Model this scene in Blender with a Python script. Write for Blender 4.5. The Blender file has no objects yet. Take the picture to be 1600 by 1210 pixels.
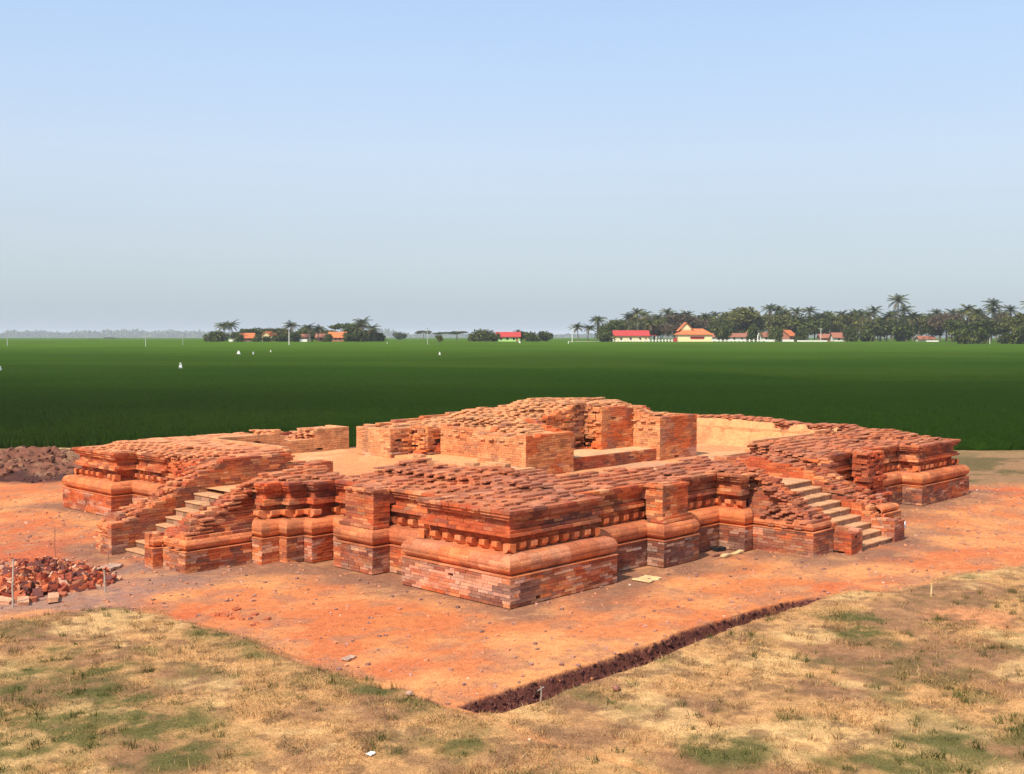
import bpy, math, random
import numpy as np
from mathutils import Vector, Matrix
rng = np.random.RandomState(7); random.seed(7)
S = bpy.context.scene
C = S.collection

# ------------------------------------------------------------------ camera
FPX = 1767.0
CX, CY, CH = -17.851, -17.115, 6.0            # camera over the temple's own axes: X along its right side, Y along its left side
YAW = math.radians(43.696)
FW = np.array([math.cos(YAW), math.sin(YAW)]); FW = np.array([0.72304, 0.69081])
RT = np.array([FW[1], -FW[0]])
cam = bpy.data.objects.new('camera', bpy.data.cameras.new('camera')); C.objects.link(cam)
cam.location = (CX, CY, CH)
cam.rotation_euler = (math.radians(90 - 2.527), 0, math.atan2(FW[1], FW[0]) - math.pi/2)
cam.data.sensor_width = 36; cam.data.lens = 36*FPX/1600; cam.data.clip_start = .1; cam.data.clip_end = 20000
S.camera = cam
# ------------------------------------------------------------------ sky, sun, exposure
SUN_EL, SUN_AZ = math.radians(50), math.radians(180+11)     # azimuth of the sun as seen from the temple, CCW from +X
sx, sy = math.cos(SUN_AZ), math.sin(SUN_AZ)
W = bpy.data.worlds.new("World"); S.world = W; W.use_nodes = True
nt = W.node_tree; bg = nt.nodes['Background']
sky = nt.nodes.new('ShaderNodeTexSky'); sky.sky_type = 'NISHITA'; sky.sun_disc = False
sky.sun_elevation = SUN_EL; sky.sun_rotation = math.atan2(sx, sy)
sky.air_density = 1.0; sky.dust_density = 2.6; sky.ozone_density = 1.5; sky.altitude = 0
nt.links.new(sky.outputs[0], bg.inputs[0]); bg.inputs[1].default_value = 0.06
# thin high haze: an even pale veil over the whole sky
veil = nt.nodes.new('ShaderNodeBackground'); veil.inputs[0].default_value = (.30, .43, .565, 1); veil.inputs[1].default_value = 1.0
tcw = nt.nodes.new('ShaderNodeTexCoord'); spz = nt.nodes.new('ShaderNodeSeparateXYZ'); nt.links.new(tcw.outputs['Generated'], spz.inputs[0])
rmp = nt.nodes.new('ShaderNodeValToRGB'); rmp.color_ramp.elements[0].position = 0.0; rmp.color_ramp.elements[0].color = (.335, .40, .465, 1)
rmp.color_ramp.elements[1].position = .30; rmp.color_ramp.elements[1].color = (.305, .425, .61, 1); 
for p_, c_ in ((.045, (.335, .40, .455, 1)), (.10, (.357, .402, .462, 1)), (.155, (.385, .446, .528, 1)), (.22, (.345, .438, .575, 1))):
    e_ = rmp.color_ramp.elements.new(p_); e_.color = c_
cn = nt.nodes.new('ShaderNodeTexNoise'); cn.inputs['Scale'].default_value = 1.6; cn.inputs['Detail'].default_value = 4; cm_ = nt.nodes.new('ShaderNodeMapping'); cm_.inputs['Scale'].default_value = (1, 1, 5)
nt.links.new(tcw.outputs['Generated'], cm_.inputs[0]); nt.links.new(cm_.outputs[0], cn.inputs['Vector']); cr = nt.nodes.new('ShaderNodeMapRange'); cr.inputs[1].default_value = .3; cr.inputs[2].default_value = .7; cr.inputs[3].default_value = .975; cr.inputs[4].default_value = 1.03
nt.links.new(cn.outputs[0], cr.inputs[0]); nt.links.new(cr.outputs[0], veil.inputs[1]); nt.links.new(spz.outputs[2], rmp.inputs[0]); nt.links.new(rmp.outputs[0], veil.inputs[0])
add = nt.nodes.new('ShaderNodeAddShader'); nt.links.new(bg.outputs[0], add.inputs[0]); nt.links.new(veil.outputs[0], add.inputs[1]); nt.links.new(add.outputs[0], nt.nodes['World Output'].inputs[0])
sun = bpy.data.objects.new('sun', bpy.data.lights.new('sun', 'SUN')); C.objects.link(sun)
sun.data.energy = 4.9; sun.data.angle = math.radians(.5); sun.data.color = (1, .92, .79)
sd = Vector((sx*math.cos(SUN_EL), sy*math.cos(SUN_EL), math.sin(SUN_EL)))
sun.rotation_euler = sd.to_track_quat('Z', 'Y').to_euler(); sun.location = (0, 0, 60)
S.view_settings.view_transform = 'Standard'; S.view_settings.look = 'None'
S.view_settings.exposure = 0.18; S.view_settings.gamma = 1
S.cycles.volume_bounces = 0; S.cycles.max_bounces = 5; S.cycles.diffuse_bounces = 3

# ------------------------------------------------------------------ small numeric helpers
TAB = np.random.RandomState(3).rand(64, 256, 256)
def vn(x, y, s=0):
    x = np.asarray(x, float); y = np.asarray(y, float)
    xi = np.floor(x).astype(int); yi = np.floor(y).astype(int)
    fx = x-xi; fy = y-yi; fx = fx*fx*(3-2*fx); fy = fy*fy*(3-2*fy)
    T = TAB[s % 64]; a = xi & 255; b = yi & 255; a1 = (xi+1) & 255; b1 = (yi+1) & 255
    return (T[a, b]*(1-fx)+T[a1, b]*fx)*(1-fy)+(T[a, b1]*(1-fx)+T[a1, b1]*fx)*fy
def fbm(x, y, s=0, n=4):
    r = 0; a = .5; t = 0
    for k in range(n):
        r = r+a*vn(x*2**k, y*2**k, s+k); t += a; a *= .55
    return r/t
def ss(a, b, x):
    t = np.clip((x-a)/(b-a), 0, 1); return t*t*(3-2*t)
def mixc(c, d, t):
    t = np.asarray(t)[..., None]; return c*(1-t)+np.array(d)*t
def inpoly(P, x, y):
    r = np.zeros(np.shape(x), bool); n = len(P)
    for i in range(n):
        x0, y0 = P[i]; x1, y1 = P[(i+1) % n]
        if y0 == y1: continue
        c = ((y0 > y) != (y1 > y)) & (x < (x1-x0)*(y-y0)/(y1-y0)+x0)
        r ^= c
    return r
def segd(P, x, y, idx=None, closed=True):
    n = len(P); d = np.full(np.shape(x), 1e9)
    for i in (range(n if closed else n-1) if idx is None else idx):
        ax, ay = P[i]; bx, by = P[(i+1) % n]; L = (bx-ax)**2+(by-ay)**2
        t = np.clip(((x-ax)*(bx-ax)+(y-ay)*(by-ay))/max(L, 1e-9), 0, 1)
        d = np.minimum(d, np.hypot(x-ax-t*(bx-ax), y-ay-t*(by-ay)))
    return d
def at(px, z):
    """world XY of the spot z metres ahead and on the bearing of column px"""
    return np.array([CX, CY])+FW*z+RT*((px-800)/FPX*z)
def fr(x, y):
    return (x-CX)*FW[0]+(y-CY)*FW[1], (x-CX)*RT[0]+(y-CY)*RT[1]

def ground_h(x, y):
    z, r = fr(x, y)
    h = 3.6*ss(60, 540, z)*.35+3.6*.65*np.clip((z-80)/420, 0, 1)
    near = 1-ss(60, 90, z)
    h = h+near*((fbm(x*.35, y*.35, 5, 3)-.5)*.10+(fbm(x*1.6, y*1.6, 9, 3)-.5)*.035)
    g = grass_mask(x, y)
    h = h+near*g*(.10+(fbm(x*.9, y*.9, 14, 3)-.5)*.10)
    # camera side rises a little
    # ditch along the right-hand grass edge
    dm = ditch(x, y)
    h = h-dm*.32+.08*dm*(fbm(x*4, y*4, 22, 4)-.5)*2
    # earth banks behind on the left and a low one on the right
    b = bank(x, y)
    h = h+b*(.05+.62*fbm(x*.5, y*.5, 30, 4)**1.5+.75*(fbm(x*1.5, y*1.5, 33, 4)-.45))
    k = inpoly([(-.2, -.2), (25.6, -.2), (25.6, 22.2), (-.2, 22.2)], x, y)
    h = np.where(k, -.02, h)
    return h
def ditch(x, y):
    w = (fbm(x*.7, y*.7, 21, 3)-.5)*.5+(fbm(x*5.5, y*5.5, 24, 3)-.5)*.2
    ux = np.clip((x+5.4)/11.5, 0, 1)
    c = -4.36+.12*np.sin(x*.6)+w*.25
    hw = .56-.27*ux+w*.2
    m = 1-ss(hw*.72, hw, np.abs(y-c))
    return m*ss(-5.35, -4.95, x)*(1-ss(4.4, 5.9, x))
def grass_mask(x, y):
    w = (fbm(x*.5, y*.5, 40, 4)-.5)*1.3
    w2 = (fbm(x*2.2, y*2.2, 44, 3)-.5)*.5
    a = ss(-.25, .25, (-4.62+w*.3+w2)-y)*ss(-5.9, -5.5, x)                   # in front of the right-hand side
    cut = ss(6.2, 7.5, x)
    a = a*(1-cut)+cut*ss(-.5, .5, (-5.1-.22*(x-6.5)+w*1.6+w2)-y)
    b = ss(-.25, .25, (-5.6+w*.55+w2-.0*y)-x)*(1-ss(5.2, 6.2, y+w*.8+.35*(x+5)))
    b2 = ss(-.3, .3, (-7.6+w*.5)-x)*(1-ss(5.0, 5.9, y+w*.4))
    return np.clip(np.maximum(np.maximum(a, b), b2), 0, 1)
def bank(x, y):
    z, r = fr(x, y)
    a = ss(45.5, 48, z)*(1-ss(55.5, 57.5, z))*(1-ss(-17.5, -14.5, r))
    b = ss(44.0, 46.5, z)*(1-ss(53, 57, z))*ss(18, 20, r)*.22
    return a+b

# ------------------------------------------------------------------ materials
def mat(name, base=None, attr=None, rough=.95, n1=(3., .35), n2=(25., .3), bump=(30., .02), spec=.1, coordscale=1, transl=0):
    m = bpy.data.materials.new(name); m.use_nodes = True; t = m.node_tree; N = t.nodes; L = t.links
    b = N['Principled BSDF']; b.inputs['Roughness'].default_value = rough
    b.inputs['Specular IOR Level'].default_value = spec
    tc = N.new('ShaderNodeTexCoord')
    if attr:
        a = N.new('ShaderNodeAttribute'); a.attribute_name = attr; col = a.outputs['Color']
    else:
        a = N.new('ShaderNodeRGB'); a.outputs[0].default_value = (*base, 1); col = a.outputs[0]
    for sc, amp in (n1, n2):
        if amp <= 0: continue
        nz = N.new('ShaderNodeTexNoise'); nz.inputs['Scale'].default_value = sc; nz.inputs['Detail'].default_value = 5
        nz.inputs['Roughness'].default_value = .62
        L.new(tc.outputs['Object'], nz.inputs['Vector'])
        mr = N.new('ShaderNodeMapRange'); mr.inputs[1].default_value = .28; mr.inputs[2].default_value = .72
        mr.inputs[3].default_value = 1-amp; mr.inputs[4].default_value = 1+amp
        L.new(nz.outputs[0], mr.inputs[0])
        mx = N.new('ShaderNodeVectorMath'); mx.operation = 'SCALE'
        L.new(col, mx.inputs[0]); L.new(mr.outputs[0], mx.inputs['Scale']); col = mx.outputs[0]
    L.new(col, b.inputs['Base Color'])
    if bump and bump[1] > 0:
        nz = N.new('ShaderNodeTexNoise'); nz.inputs['Scale'].default_value = bump[0]; nz.inputs['Detail'].default_value = 4
        L.new(tc.outputs['Object'], nz.inputs['Vector'])
        bp = N.new('ShaderNodeBump'); bp.inputs['Strength'].default_value = .8; bp.inputs['Distance'].default_value = bump[1]
        L.new(nz.outputs[0], bp.inputs['Height']); L.new(bp.outputs[0], b.inputs['Normal'])
    if transl:
        tr = N.new('ShaderNodeBsdfTranslucent'); L.new(col, tr.inputs[0]); ms = N.new('ShaderNodeMixShader'); ms.inputs[0].default_value = transl
        L.new(b.outputs[0], ms.inputs[1]); L.new(tr.outputs[0], ms.inputs[2]); L.new(ms.outputs[0], N['Material Output'].inputs[0])
    return m
M = {}
M['brick'] = mat('old_brick', attr='Col', n1=(1.7, .26), n2=(22, .34), bump=(60, .0045))
M['ground'] = mat('bare_earth', attr='Col', n1=(5.5, .22), n2=(40, .44), bump=(18, .035))
M['rice'] = mat('rice_crop', attr='Col', n1=(.05, .10), n2=(1.6, .25), bump=(3, .35), spec=0)
M['blade'] = mat('grass_blade', attr='Col', n1=(1, .0), n2=(1, 0), bump=None, transl=.3)
M['leaf'] = mat('leaf', attr='Col', n1=(.3, .2), n2=(3, .25), bump=None, transl=.2, rough=.7)
M['bark'] = mat('bark', (.19, .15, .11), n1=(2, .2), n2=(9, .3), bump=None)
M['stone'] = mat('tread_stone', attr='Col', n1=(2, .14), n2=(18, .22), bump=(30, .008))
M['wood'] = mat('weathered_wood', (.42, .34, .26), n1=(3, .2), n2=(30, .25), bump=(40, .003))
M['redwood'] = mat('reddish_wood', (.28, .12, .08), n1=(3, .2), n2=(30, .25), bump=(40, .003))
M['board'] = mat('pale_board', (.62, .42, .20), n1=(3, .15), n2=(20, .2), bump=(20, .004))
M['slab'] = mat('pale_slab', (.42, .26, .18), n1=(3, .15), n2=(20, .25), bump=(20, .01))
M['dark'] = mat('dark_cloth', (.02, .018, .02), n1=(3, .15), n2=(20, .2), bump=(8, .02))
M['cloth'] = mat('white_cloth', (.72, .70, .66), n1=(3, .1), n2=(20, .1), bump=(8, .02))
M['rooforange'] = mat('orange_roof_tile', (.55, .16, .06), n1=(1, .15), n2=(5, .2), bump=(6, .05))
M['roofred'] = mat('red_roof_tile', (.42, .055, .05), n1=(1, .15), n2=(5, .2), bump=(6, .05))
M['roofbrown'] = mat('brown_roof_tile', (.30, .12, .075), n1=(1, .2), n2=(5, .25), bump=(6, .05))
M['cream'] = mat('cream_wall', (.80, .66, .36), n1=(1, .05), n2=(5, .08), bump=None)
M['white'] = mat('white_wall', (.74, .70, .62), n1=(1, .08), n2=(5, .1), bump=None)
M['lime'] = mat('lime_wall', (.42, .62, .22), n1=(1, .08), n2=(5, .1), bump=None)
M['redwall'] = mat('brick_red_wall', (.36, .15, .10), n1=(1, .1), n2=(5, .2), bump=None)
M['glass'] = mat('dark_window', (.03, .035, .04), rough=.25, spec=.5, n1=(1, 0), n2=(1, 0), bump=None)
M['concrete'] = mat('pole_concrete', (.42, .41, .39), n1=(2, .1), n2=(9, .15), bump=None)
M['palepole'] = mat('pale_pole', (.72, .68, .62), n1=(2, .1), n2=(9, .15), bump=None)
M['wood2'] = mat('far_leaf', attr='Col', n1=(.02, .2), n2=(.1, .2), bump=None)

# ------------------------------------------------------------------ objects and tagging
def tag(o, label=None, cat=None, group=None, kind=None):
    for k, v in (('label', label), ('category', cat), ('group', group), ('kind', kind)):
        if v: o[k] = v
    return o
def empty(name, loc=(0, 0, 0), rz=0, **k):
    o = bpy.data.objects.new(name, None); C.objects.link(o); o.location = loc; o.rotation_euler = (0, 0, rz); o.empty_display_size = .3
    return tag(o, **k)
def link(name, me, parent=None, m=None):
    o = bpy.data.objects.new(name, me); C.objects.link(o)
    if m is not None and not me.materials: me.materials.append(m)
    if parent is not None:
        o.parent = parent; o.matrix_parent_inverse = Matrix.Identity(4)
    return o
def child(name, me, parent, m=None, base=None):
    """part whose mesh is in world coordinates, under a parent standing at `base`"""
    o = link(name, me, parent, m); b = base if base is not None else parent.matrix_world.translation
    o.location = (-b[0], -b[1], -b[2]); return o
def npmesh(name, V, F, col=None, smooth=False, pcol=None):
    V = np.asarray(V, np.float32); F = np.asarray(F, np.int32); me = bpy.data.meshes.new(name)
    k = F.shape[1]; me.vertices.add(len(V)); me.vertices.foreach_set('co', V.ravel())
    me.loops.add(F.size); me.loops.foreach_set('vertex_index', F.ravel())
    me.polygons.add(len(F)); me.polygons.foreach_set('loop_start', np.arange(0, F.size, k, dtype=np.int32))
    me.update(calc_edges=True)
    me.polygons.foreach_set('use_smooth', np.full(len(F), bool(smooth)))
    for c, dom, n in ((col, 'FACE', len(F)), (pcol, 'POINT', len(V))):
        if c is not None:
            a = me.attributes.new('Col', 'FLOAT_COLOR', dom)
            cc = np.ones((n, 4), np.float32); cc[:, :3] = c; a.data.foreach_set('color', cc.ravel())
    me.validate(); return me
BF = np.array([[0, 3, 2, 1], [4, 5, 6, 7], [0, 1, 5, 4], [1, 2, 6, 5], [2, 3, 7, 6], [3, 0, 4, 7]])
class MB:
    """collects coloured polygons (quads) and builds ONE mesh object"""
    def __init__(s): s.V = []; s.F = []; s.c = []; s.n = 0
    def quads(s, V, F, col):
        V = np.asarray(V, float).reshape(-1, 3); F = np.asarray(F)
        s.V.append(V); s.F.append(F+s.n); s.n += len(V)
        s.c.append(np.broadcast_to(np.asarray(col, float), (len(F), 3)))
    def boxes(s, cen, half, yaw=None, col=(.5, .2, .1), jit=0, tilt=0):
        cen = np.asarray(cen, float).reshape(-1, 3); n = len(cen)
        if n == 0: return
        half = np.broadcast_to(np.asarray(half, float), (n, 3)); yaw = np.zeros(n) if yaw is None else np.broadcast_to(yaw, (n,))
        sg = np.array([[-1, -1, -1], [1, -1, -1], [1, 1, -1], [-1, 1, -1], [-1, -1, 1], [1, -1, 1], [1, 1, 1], [-1, 1, 1]], float)
        P = sg[None]*half[:, None]
        if jit: P = P+(rng.rand(n, 8, 3)-.5)*jit
        if tilt:
            a = (rng.rand(n, 1)-.5)*2*tilt; b = (rng.rand(n, 1)-.5)*2*tilt
            P[..., 2] += P[..., 0]*a+P[..., 1]*b
        c, si = np.cos(yaw)[:, None], np.sin(yaw)[:, None]
        X = P[..., 0]*c-P[..., 1]*si; Y = P[..., 0]*si+P[..., 1]*c
        P = np.stack([X, Y, P[..., 2]], -1)+cen[:, None]
        F = (BF[None]+8*np.arange(n)[:, None, None]).reshape(-1, 4)
        cc = np.broadcast_to(np.asarray(col, float), (n, 3)); s.quads(P, F, np.repeat(cc, 6, 0))
    def box(s, a, b, col=(.5, .5, .5)):
        a = np.array(a, float); b = np.array(b, float); s.boxes([(a+b)/2], [np.abs(b-a)/2], None, col)
    def tube(s, pts, rad, n=7, col=(.5, .5, .5)):
        pts = np.array(pts, float); V = []; F = []
        for i, p in enumerate(pts):
            d = pts[min(i+1, len(pts)-1)]-pts[max(i-1, 0)]; d /= np.linalg.norm(d)+1e-9
            u = np.cross(d, [0, 0, 1.] if abs(d[2]) < .9 else [1., 0, 0]); u /= np.linalg.norm(u); w = np.cross(d, u)
            r = rad[i] if hasattr(rad, '__len__') else rad
            for k in range(n):
                a = 2*math.pi*k/n; V.append(p+r*(u*math.cos(a)+w*math.sin(a)))
        for i in range(len(pts)-1):
            for k in range(n):
                k2 = (k+1) % n; F.append([i*n+k, i*n+k2, (i+1)*n+k2, (i+1)*n+k])
        c0 = len(V); V.append(pts[0]); V.append(pts[-1]); m = len(pts)-1
        for k in range(0, n):
            k2 = (k+1) % n; F.append([c0, k2, k, k]); F.append([c0+1, m*n+k, m*n+k2, m*n+k2])
        F = np.array(F)
        q = F[:, 2] != F[:, 3]; s.quads(V, F[q], col)
        tri = F[~q]; # caps as thin quads
        if len(tri): s.quads(V, np.array([[a, b, c, b2] for a, b, c, b2 in [(t[0], t[1], t[2], t[0]) for t in tri]])[:0].reshape(-1, 4), col)
    def mesh(s, name, smooth=False):
        return npmesh(name, np.concatenate(s.V), np.concatenate(s.F), np.concatenate(s.c), smooth)
    def build(s, name, m, parent=None, base=None, smooth=False):
        if not s.V: return None
        me = s.mesh(name, smooth)
        if parent is None: return link(name, me, None, m)
        return child(name, me, parent, m, base)

# ------------------------------------------------------------------ brick colours: each brick has its own fired colour, plus lichen, dust and salt
PAL = np.array([(.55, .155, .052), (.62, .225, .088), (.48, .110, .040), (.54, .170, .066), (.36, .088, .042), (.66, .285, .125), (.43, .130, .066)])
def brickcol(x, y, z, kind='wall'):
    x = np.asarray(x, float); y = np.asarray(y, float); z = np.asarray(z, float); n = len(x)
    c = PAL[rng.choice(len(PAL), n, p=[.22, .2, .16, .16, .07, .10, .09])]*(.90+.20*rng.rand(n, 1))
    a = x-y; b = x+y
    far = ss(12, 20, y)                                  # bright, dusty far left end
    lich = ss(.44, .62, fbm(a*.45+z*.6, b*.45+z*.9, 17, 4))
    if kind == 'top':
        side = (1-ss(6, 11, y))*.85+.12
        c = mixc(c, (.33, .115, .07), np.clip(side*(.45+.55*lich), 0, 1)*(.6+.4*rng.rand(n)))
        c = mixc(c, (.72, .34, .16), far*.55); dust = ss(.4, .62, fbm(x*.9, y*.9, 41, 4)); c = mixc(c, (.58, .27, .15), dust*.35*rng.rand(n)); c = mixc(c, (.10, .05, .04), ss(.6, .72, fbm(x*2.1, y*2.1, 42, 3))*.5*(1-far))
    elif kind == 'wall':
        c = mixc(c, (.20, .072, .052), lich*.66*(1-far)*(.45+.55*rng.rand(n)))
        c = mixc(c, (.085, .04, .035), ss(.58, .70, fbm(a*2.2+11, z*5+b*.8, 39, 3))*.6*(1-far*.7))
        red = ss(.5, .66, fbm(a*.7, z*1.3+b*.3, 19, 3)); c = mixc(c, (.50, .085, .025), red*.6)
        c = mixc(c, (.16, .06, .045), ss(.60, .72, fbm(a*1.6+7, z*3+b, 31, 4))*.6)
    elif kind == 'sanct':
        c = mixc(c, (.74, .33, .125), .35)
        red = ss(.48, .62, fbm(x*.8-y*.5, z*1.6, 23, 3)); c = mixc(c, (.55, .095, .025), red*.7)
        c = mixc(c, (.30, .16, .12), ss(.58, .7, fbm(a*1.1, z*1.2, 29, 3))*.5)
    elif kind == 'sanct_lit':                                # paler, yellower tone of the sun-facing walls, lit look put into the colour
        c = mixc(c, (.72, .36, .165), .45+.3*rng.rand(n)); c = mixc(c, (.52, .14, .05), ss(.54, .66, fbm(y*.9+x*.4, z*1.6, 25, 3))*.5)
    elif kind == 'dust':
        c = mixc(c, (.70, .37, .17), .5+.25*rng.rand(n)); c = mixc(c, (.22, .10, .06), ss(.56, .7, fbm(a*1.8, b*1.8+z*4, 43, 4))*.6)
    if kind == 'wall':
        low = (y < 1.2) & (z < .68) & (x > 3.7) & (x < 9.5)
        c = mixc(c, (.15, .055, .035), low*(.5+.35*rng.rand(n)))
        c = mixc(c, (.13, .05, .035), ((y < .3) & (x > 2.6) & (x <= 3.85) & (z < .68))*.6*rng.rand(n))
        c = mixc(c, (.74, .62, .52), (low & (z > .40))*(rng.rand(n) < .10)*(.4+.5*rng.rand(n)))
    if kind in ('top', 'dust'): c = c*.62+c.mean(0)*.38
    pk = ((x < .5) & (y < 4) & (z < .68) & (z > .08))*ss(.36, .52, fbm(y*1.5+x, z*4+3, 49, 3)); c = mixc(c, (.70, .42, .29), pk*(.10+.5*rng.rand(n))) if kind == 'wall' else c
    salt = (z < .68)*ss(.40, .56, fbm(a*1.3+b*.5, z*3.2, 27, 4))*(rng.rand(n) < .55)*(.35+.65*rng.rand(n))
    if kind in ('sanct', 'sanct_lit'):
        c = mixc(c, (.30, .10, .05), (rng.rand(n) < .07)*.75); c = mixc(c, (.20, .10, .07), ss(.56, .68, fbm(a*2.6, z*.9, 47, 3))*.5*(z > 1.9)); c = mixc(c, (.50, .36, .27), (z < 1.95)*ss(.4, .6, fbm(a*1.5, z*3, 48, 3))*.55)
    if kind in ('wall', 'sanct'):
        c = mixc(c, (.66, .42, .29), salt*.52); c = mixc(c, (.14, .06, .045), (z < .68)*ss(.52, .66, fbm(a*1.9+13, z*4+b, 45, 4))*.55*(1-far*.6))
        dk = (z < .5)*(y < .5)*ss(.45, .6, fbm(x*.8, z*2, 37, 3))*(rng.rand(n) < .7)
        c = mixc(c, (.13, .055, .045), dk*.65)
    return c
CR = .075       # one brick course
BL = .34        # brick length

# temple outlines (counter-clockwise, metres); each ring quarter stands clear of the two stair passages
QN = [(0, 0), (3.8, 0), (3.8, .75), (6, .75), (6, .2), (7.6, .2), (7.6, .75), (9.4, .75), (9.4, -.1), (9.8, -.1), (9.8, -2.0), (10.9, -2.0), (10.9, -2.55), (11.55, -2.55), (11.55, 3.7), (3.9, 3.7), (3.9, 10.05), (-3.3, 10.05), (-3.3, 9.62), (-3.02, 9.62), (-3.02, 8.5), (-1.05, 8.5), (-1.05, 8.05), (-.5, 8.05), (-.5, 7.7), (.05, 7.7), (.05, 7.35), (.75, 7.35), (.75, 6.6), (.2, 6.6), (.2, 5.0), (.75, 5.0), (.75, 3.65), (0, 3.65)]
QR = [(13.55, -2.55), (14.2, -2.55), (14.2, -1.9), (15.4, -1.9), (15.4, -.1), (16.0, -.1), (16.0, .75), (17.6, .75), (17.6, .2), (19.2, .2), (19.2, .75), (21.2, .75), (21.2, 0), (25.4, 0), (25.4, 22), (13.6, 22), (13.6, 18.3), (21.8, 18.3), (21.8, 3.7), (13.55, 3.7)]
QL = [(-3.2, 12.05), (3.9, 12.05), (3.9, 18.3), (9.9, 18.3), (9.9, 22), (0, 22), (0, 18.4), (.75, 18.4), (.75, 14.8), (.05, 14.8), (.05, 13.9), (-.9, 13.9), (-.9, 13.4), (-3.0, 13.4), (-3.0, 12.7), (-3.2, 12.7)]
OUT = {'n': list(range(0, 14))+list(range(17, 34)), 'r': list(range(0, 14))+[14], 'l': [9, 10, 11, 12, 13, 14, 15, 4+4]+[5, 6, 7, 8]}
OUT['n'] = [i for i in range(34) if i not in (13, 14, 15, 16)]
OUT['r'] = [i for i in range(20) if i not in (15, 16, 17, 18, 19)]
OUT['l'] = [i for i in range(16) if i not in (0, 1, 2, 3)]
QS = {'n': QN, 'r': QR, 'l': QL}

def ring_top(q, x, y):
    P = QS[q]; d = segd(P, x, y, OUT[q])
    T = 2.09+.36*np.clip((d-.42)/2.0, 0, 1)
    T = T+(vn(x*3.1, y*3.3, 50)-.5)*.05+(fbm(x*.7, y*.7, 52, 3)-.5)*.10
    if q == 'n':
        wl = .92+(x+2.85)*.50+(vn(x*2.3, y*2.3, 54)-.5)*.16
        m = (x < .1) & (y > 8.0) | (x < -.45)
        T = np.where(m, np.minimum(T, np.maximum(wl, .90)), T)
        wr = 1.0+(y+1.8)*.56+(vn(x*2.3, y*2.3, 55)-.5)*.2
        T = np.where((y < .9) & (x > 9.75), np.minimum(T, np.maximum(wr, .98)), T)
        T = np.where((y < -1.95) & (x > 10.85), .60, T)
        # cheek wall beside the stairs keeps just above the treads
        T = np.where((x > 10.95) & (y >= -1.95) & (y < 3.9), np.minimum(T, np.minimum(.55+(y+1.95)*.56, 1.72+.12*(y-.2))+(vn(x*3, y*3, 57)-.5)*.15), T)
        T = np.where((y > 9.45) & (x < 3.9) & (x > -3.0), np.minimum(T, np.minimum(.80+(x+2.8)*.46, 1.80)+(vn(x*3, y*3, 58)-.5)*.13), T)
        T = np.where((x < -2.95) & (y > 9.5), .84, T)
        # broken hollows and stub walls on the left half
        T = np.where((x > 1.6) & (y > 7.3), np.minimum(T, 2.0), T)
        T = np.where((x > 2.6) & (y > 8.0), np.minimum(T, 1.78), T)
        T = T+.12*((x > 2.2) & (x < 3.7) & (y > 1.6) & (y < 8.0))*(vn(x*1.1, y*.8, 59) > .45)
        T = np.minimum(T, np.where((x > 4.6) & (y > 2.55), 1.62, 9))
        T = np.minimum(T, np.where((x > 8.2) & (x < 8.75) & (y > 2.0) & (y < 2.7), 1.9, 9))
    if q == 'r':
        wr = .98+(y+1.8)*.52+(vn(x*2.3, y*2.3, 61)-.5)*.26
        T = np.where((y < .9) & (x < 15.9), np.minimum(T, np.maximum(wr, .95)), T)
        T = np.where((y < -1.95) & (x < 14.3), .60, T)
        T = np.where((x < 15.3) & (y >= -1.95), np.minimum(T, np.interp(y, [-1.95, -.6, .3, 2.3, 3.7], [.62, 1.38, 1.82, 2.12, 2.15])+(vn(x*3, y*3, 63)-.5)*.12), T)
        T = np.where((x > 21.6) & (y > 3.6), T+.10+.20*np.exp(-((y-9)/2.8)**2), T)
        T = np.where((y > 3) & (x > 21) & (x < 22.3), np.minimum(T, 2.15+(x-21.8)*.5), T)
        T = np.where((y < 5.2) & (x > 13.4) & (y > 2.6) & (x < 15.5), np.minimum(T, 2.02), T)
        T = np.where((x > 20.5) & (y < 5) & (d > 1.4), T+.08, T)
    if q == 'l':
        wl = .86+(x+2.75)*.46+(vn(x*2.3, y*2.3, 64)-.5)*.16
        T = np.where((x < .3) & (y < 14.4), np.minimum(T, np.maximum(wl, .84)), T)
        # collapsed slope where the pilaster is gone
        T = np.minimum(T, np.where((y < 17.3) & (y > 13.6) & (x < 3.2), 1.0+np.clip(x, 0, 9)*.50+.30*np.clip(y-14.2, 0, 3), 9))
        T = np.where((x > 1.2) & (y > 13), T+.05, T)
        T = np.where((y > 18.2) & (x > 6.8) & (x < 8.2), 2.02, T)
        T = np.where((y > 18.2) & (x >= 8.2) & (y < 19.7), 2.44, T); T = np.where((y > 19.5) & (x > 6.3), 2.02, T); T = np.where((x < 6.3), np.minimum(T, 2.36), T)
        T = np.where((x > 2.7) & (y < 13.8), np.minimum(T, 1.95), T)
    return T

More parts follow.
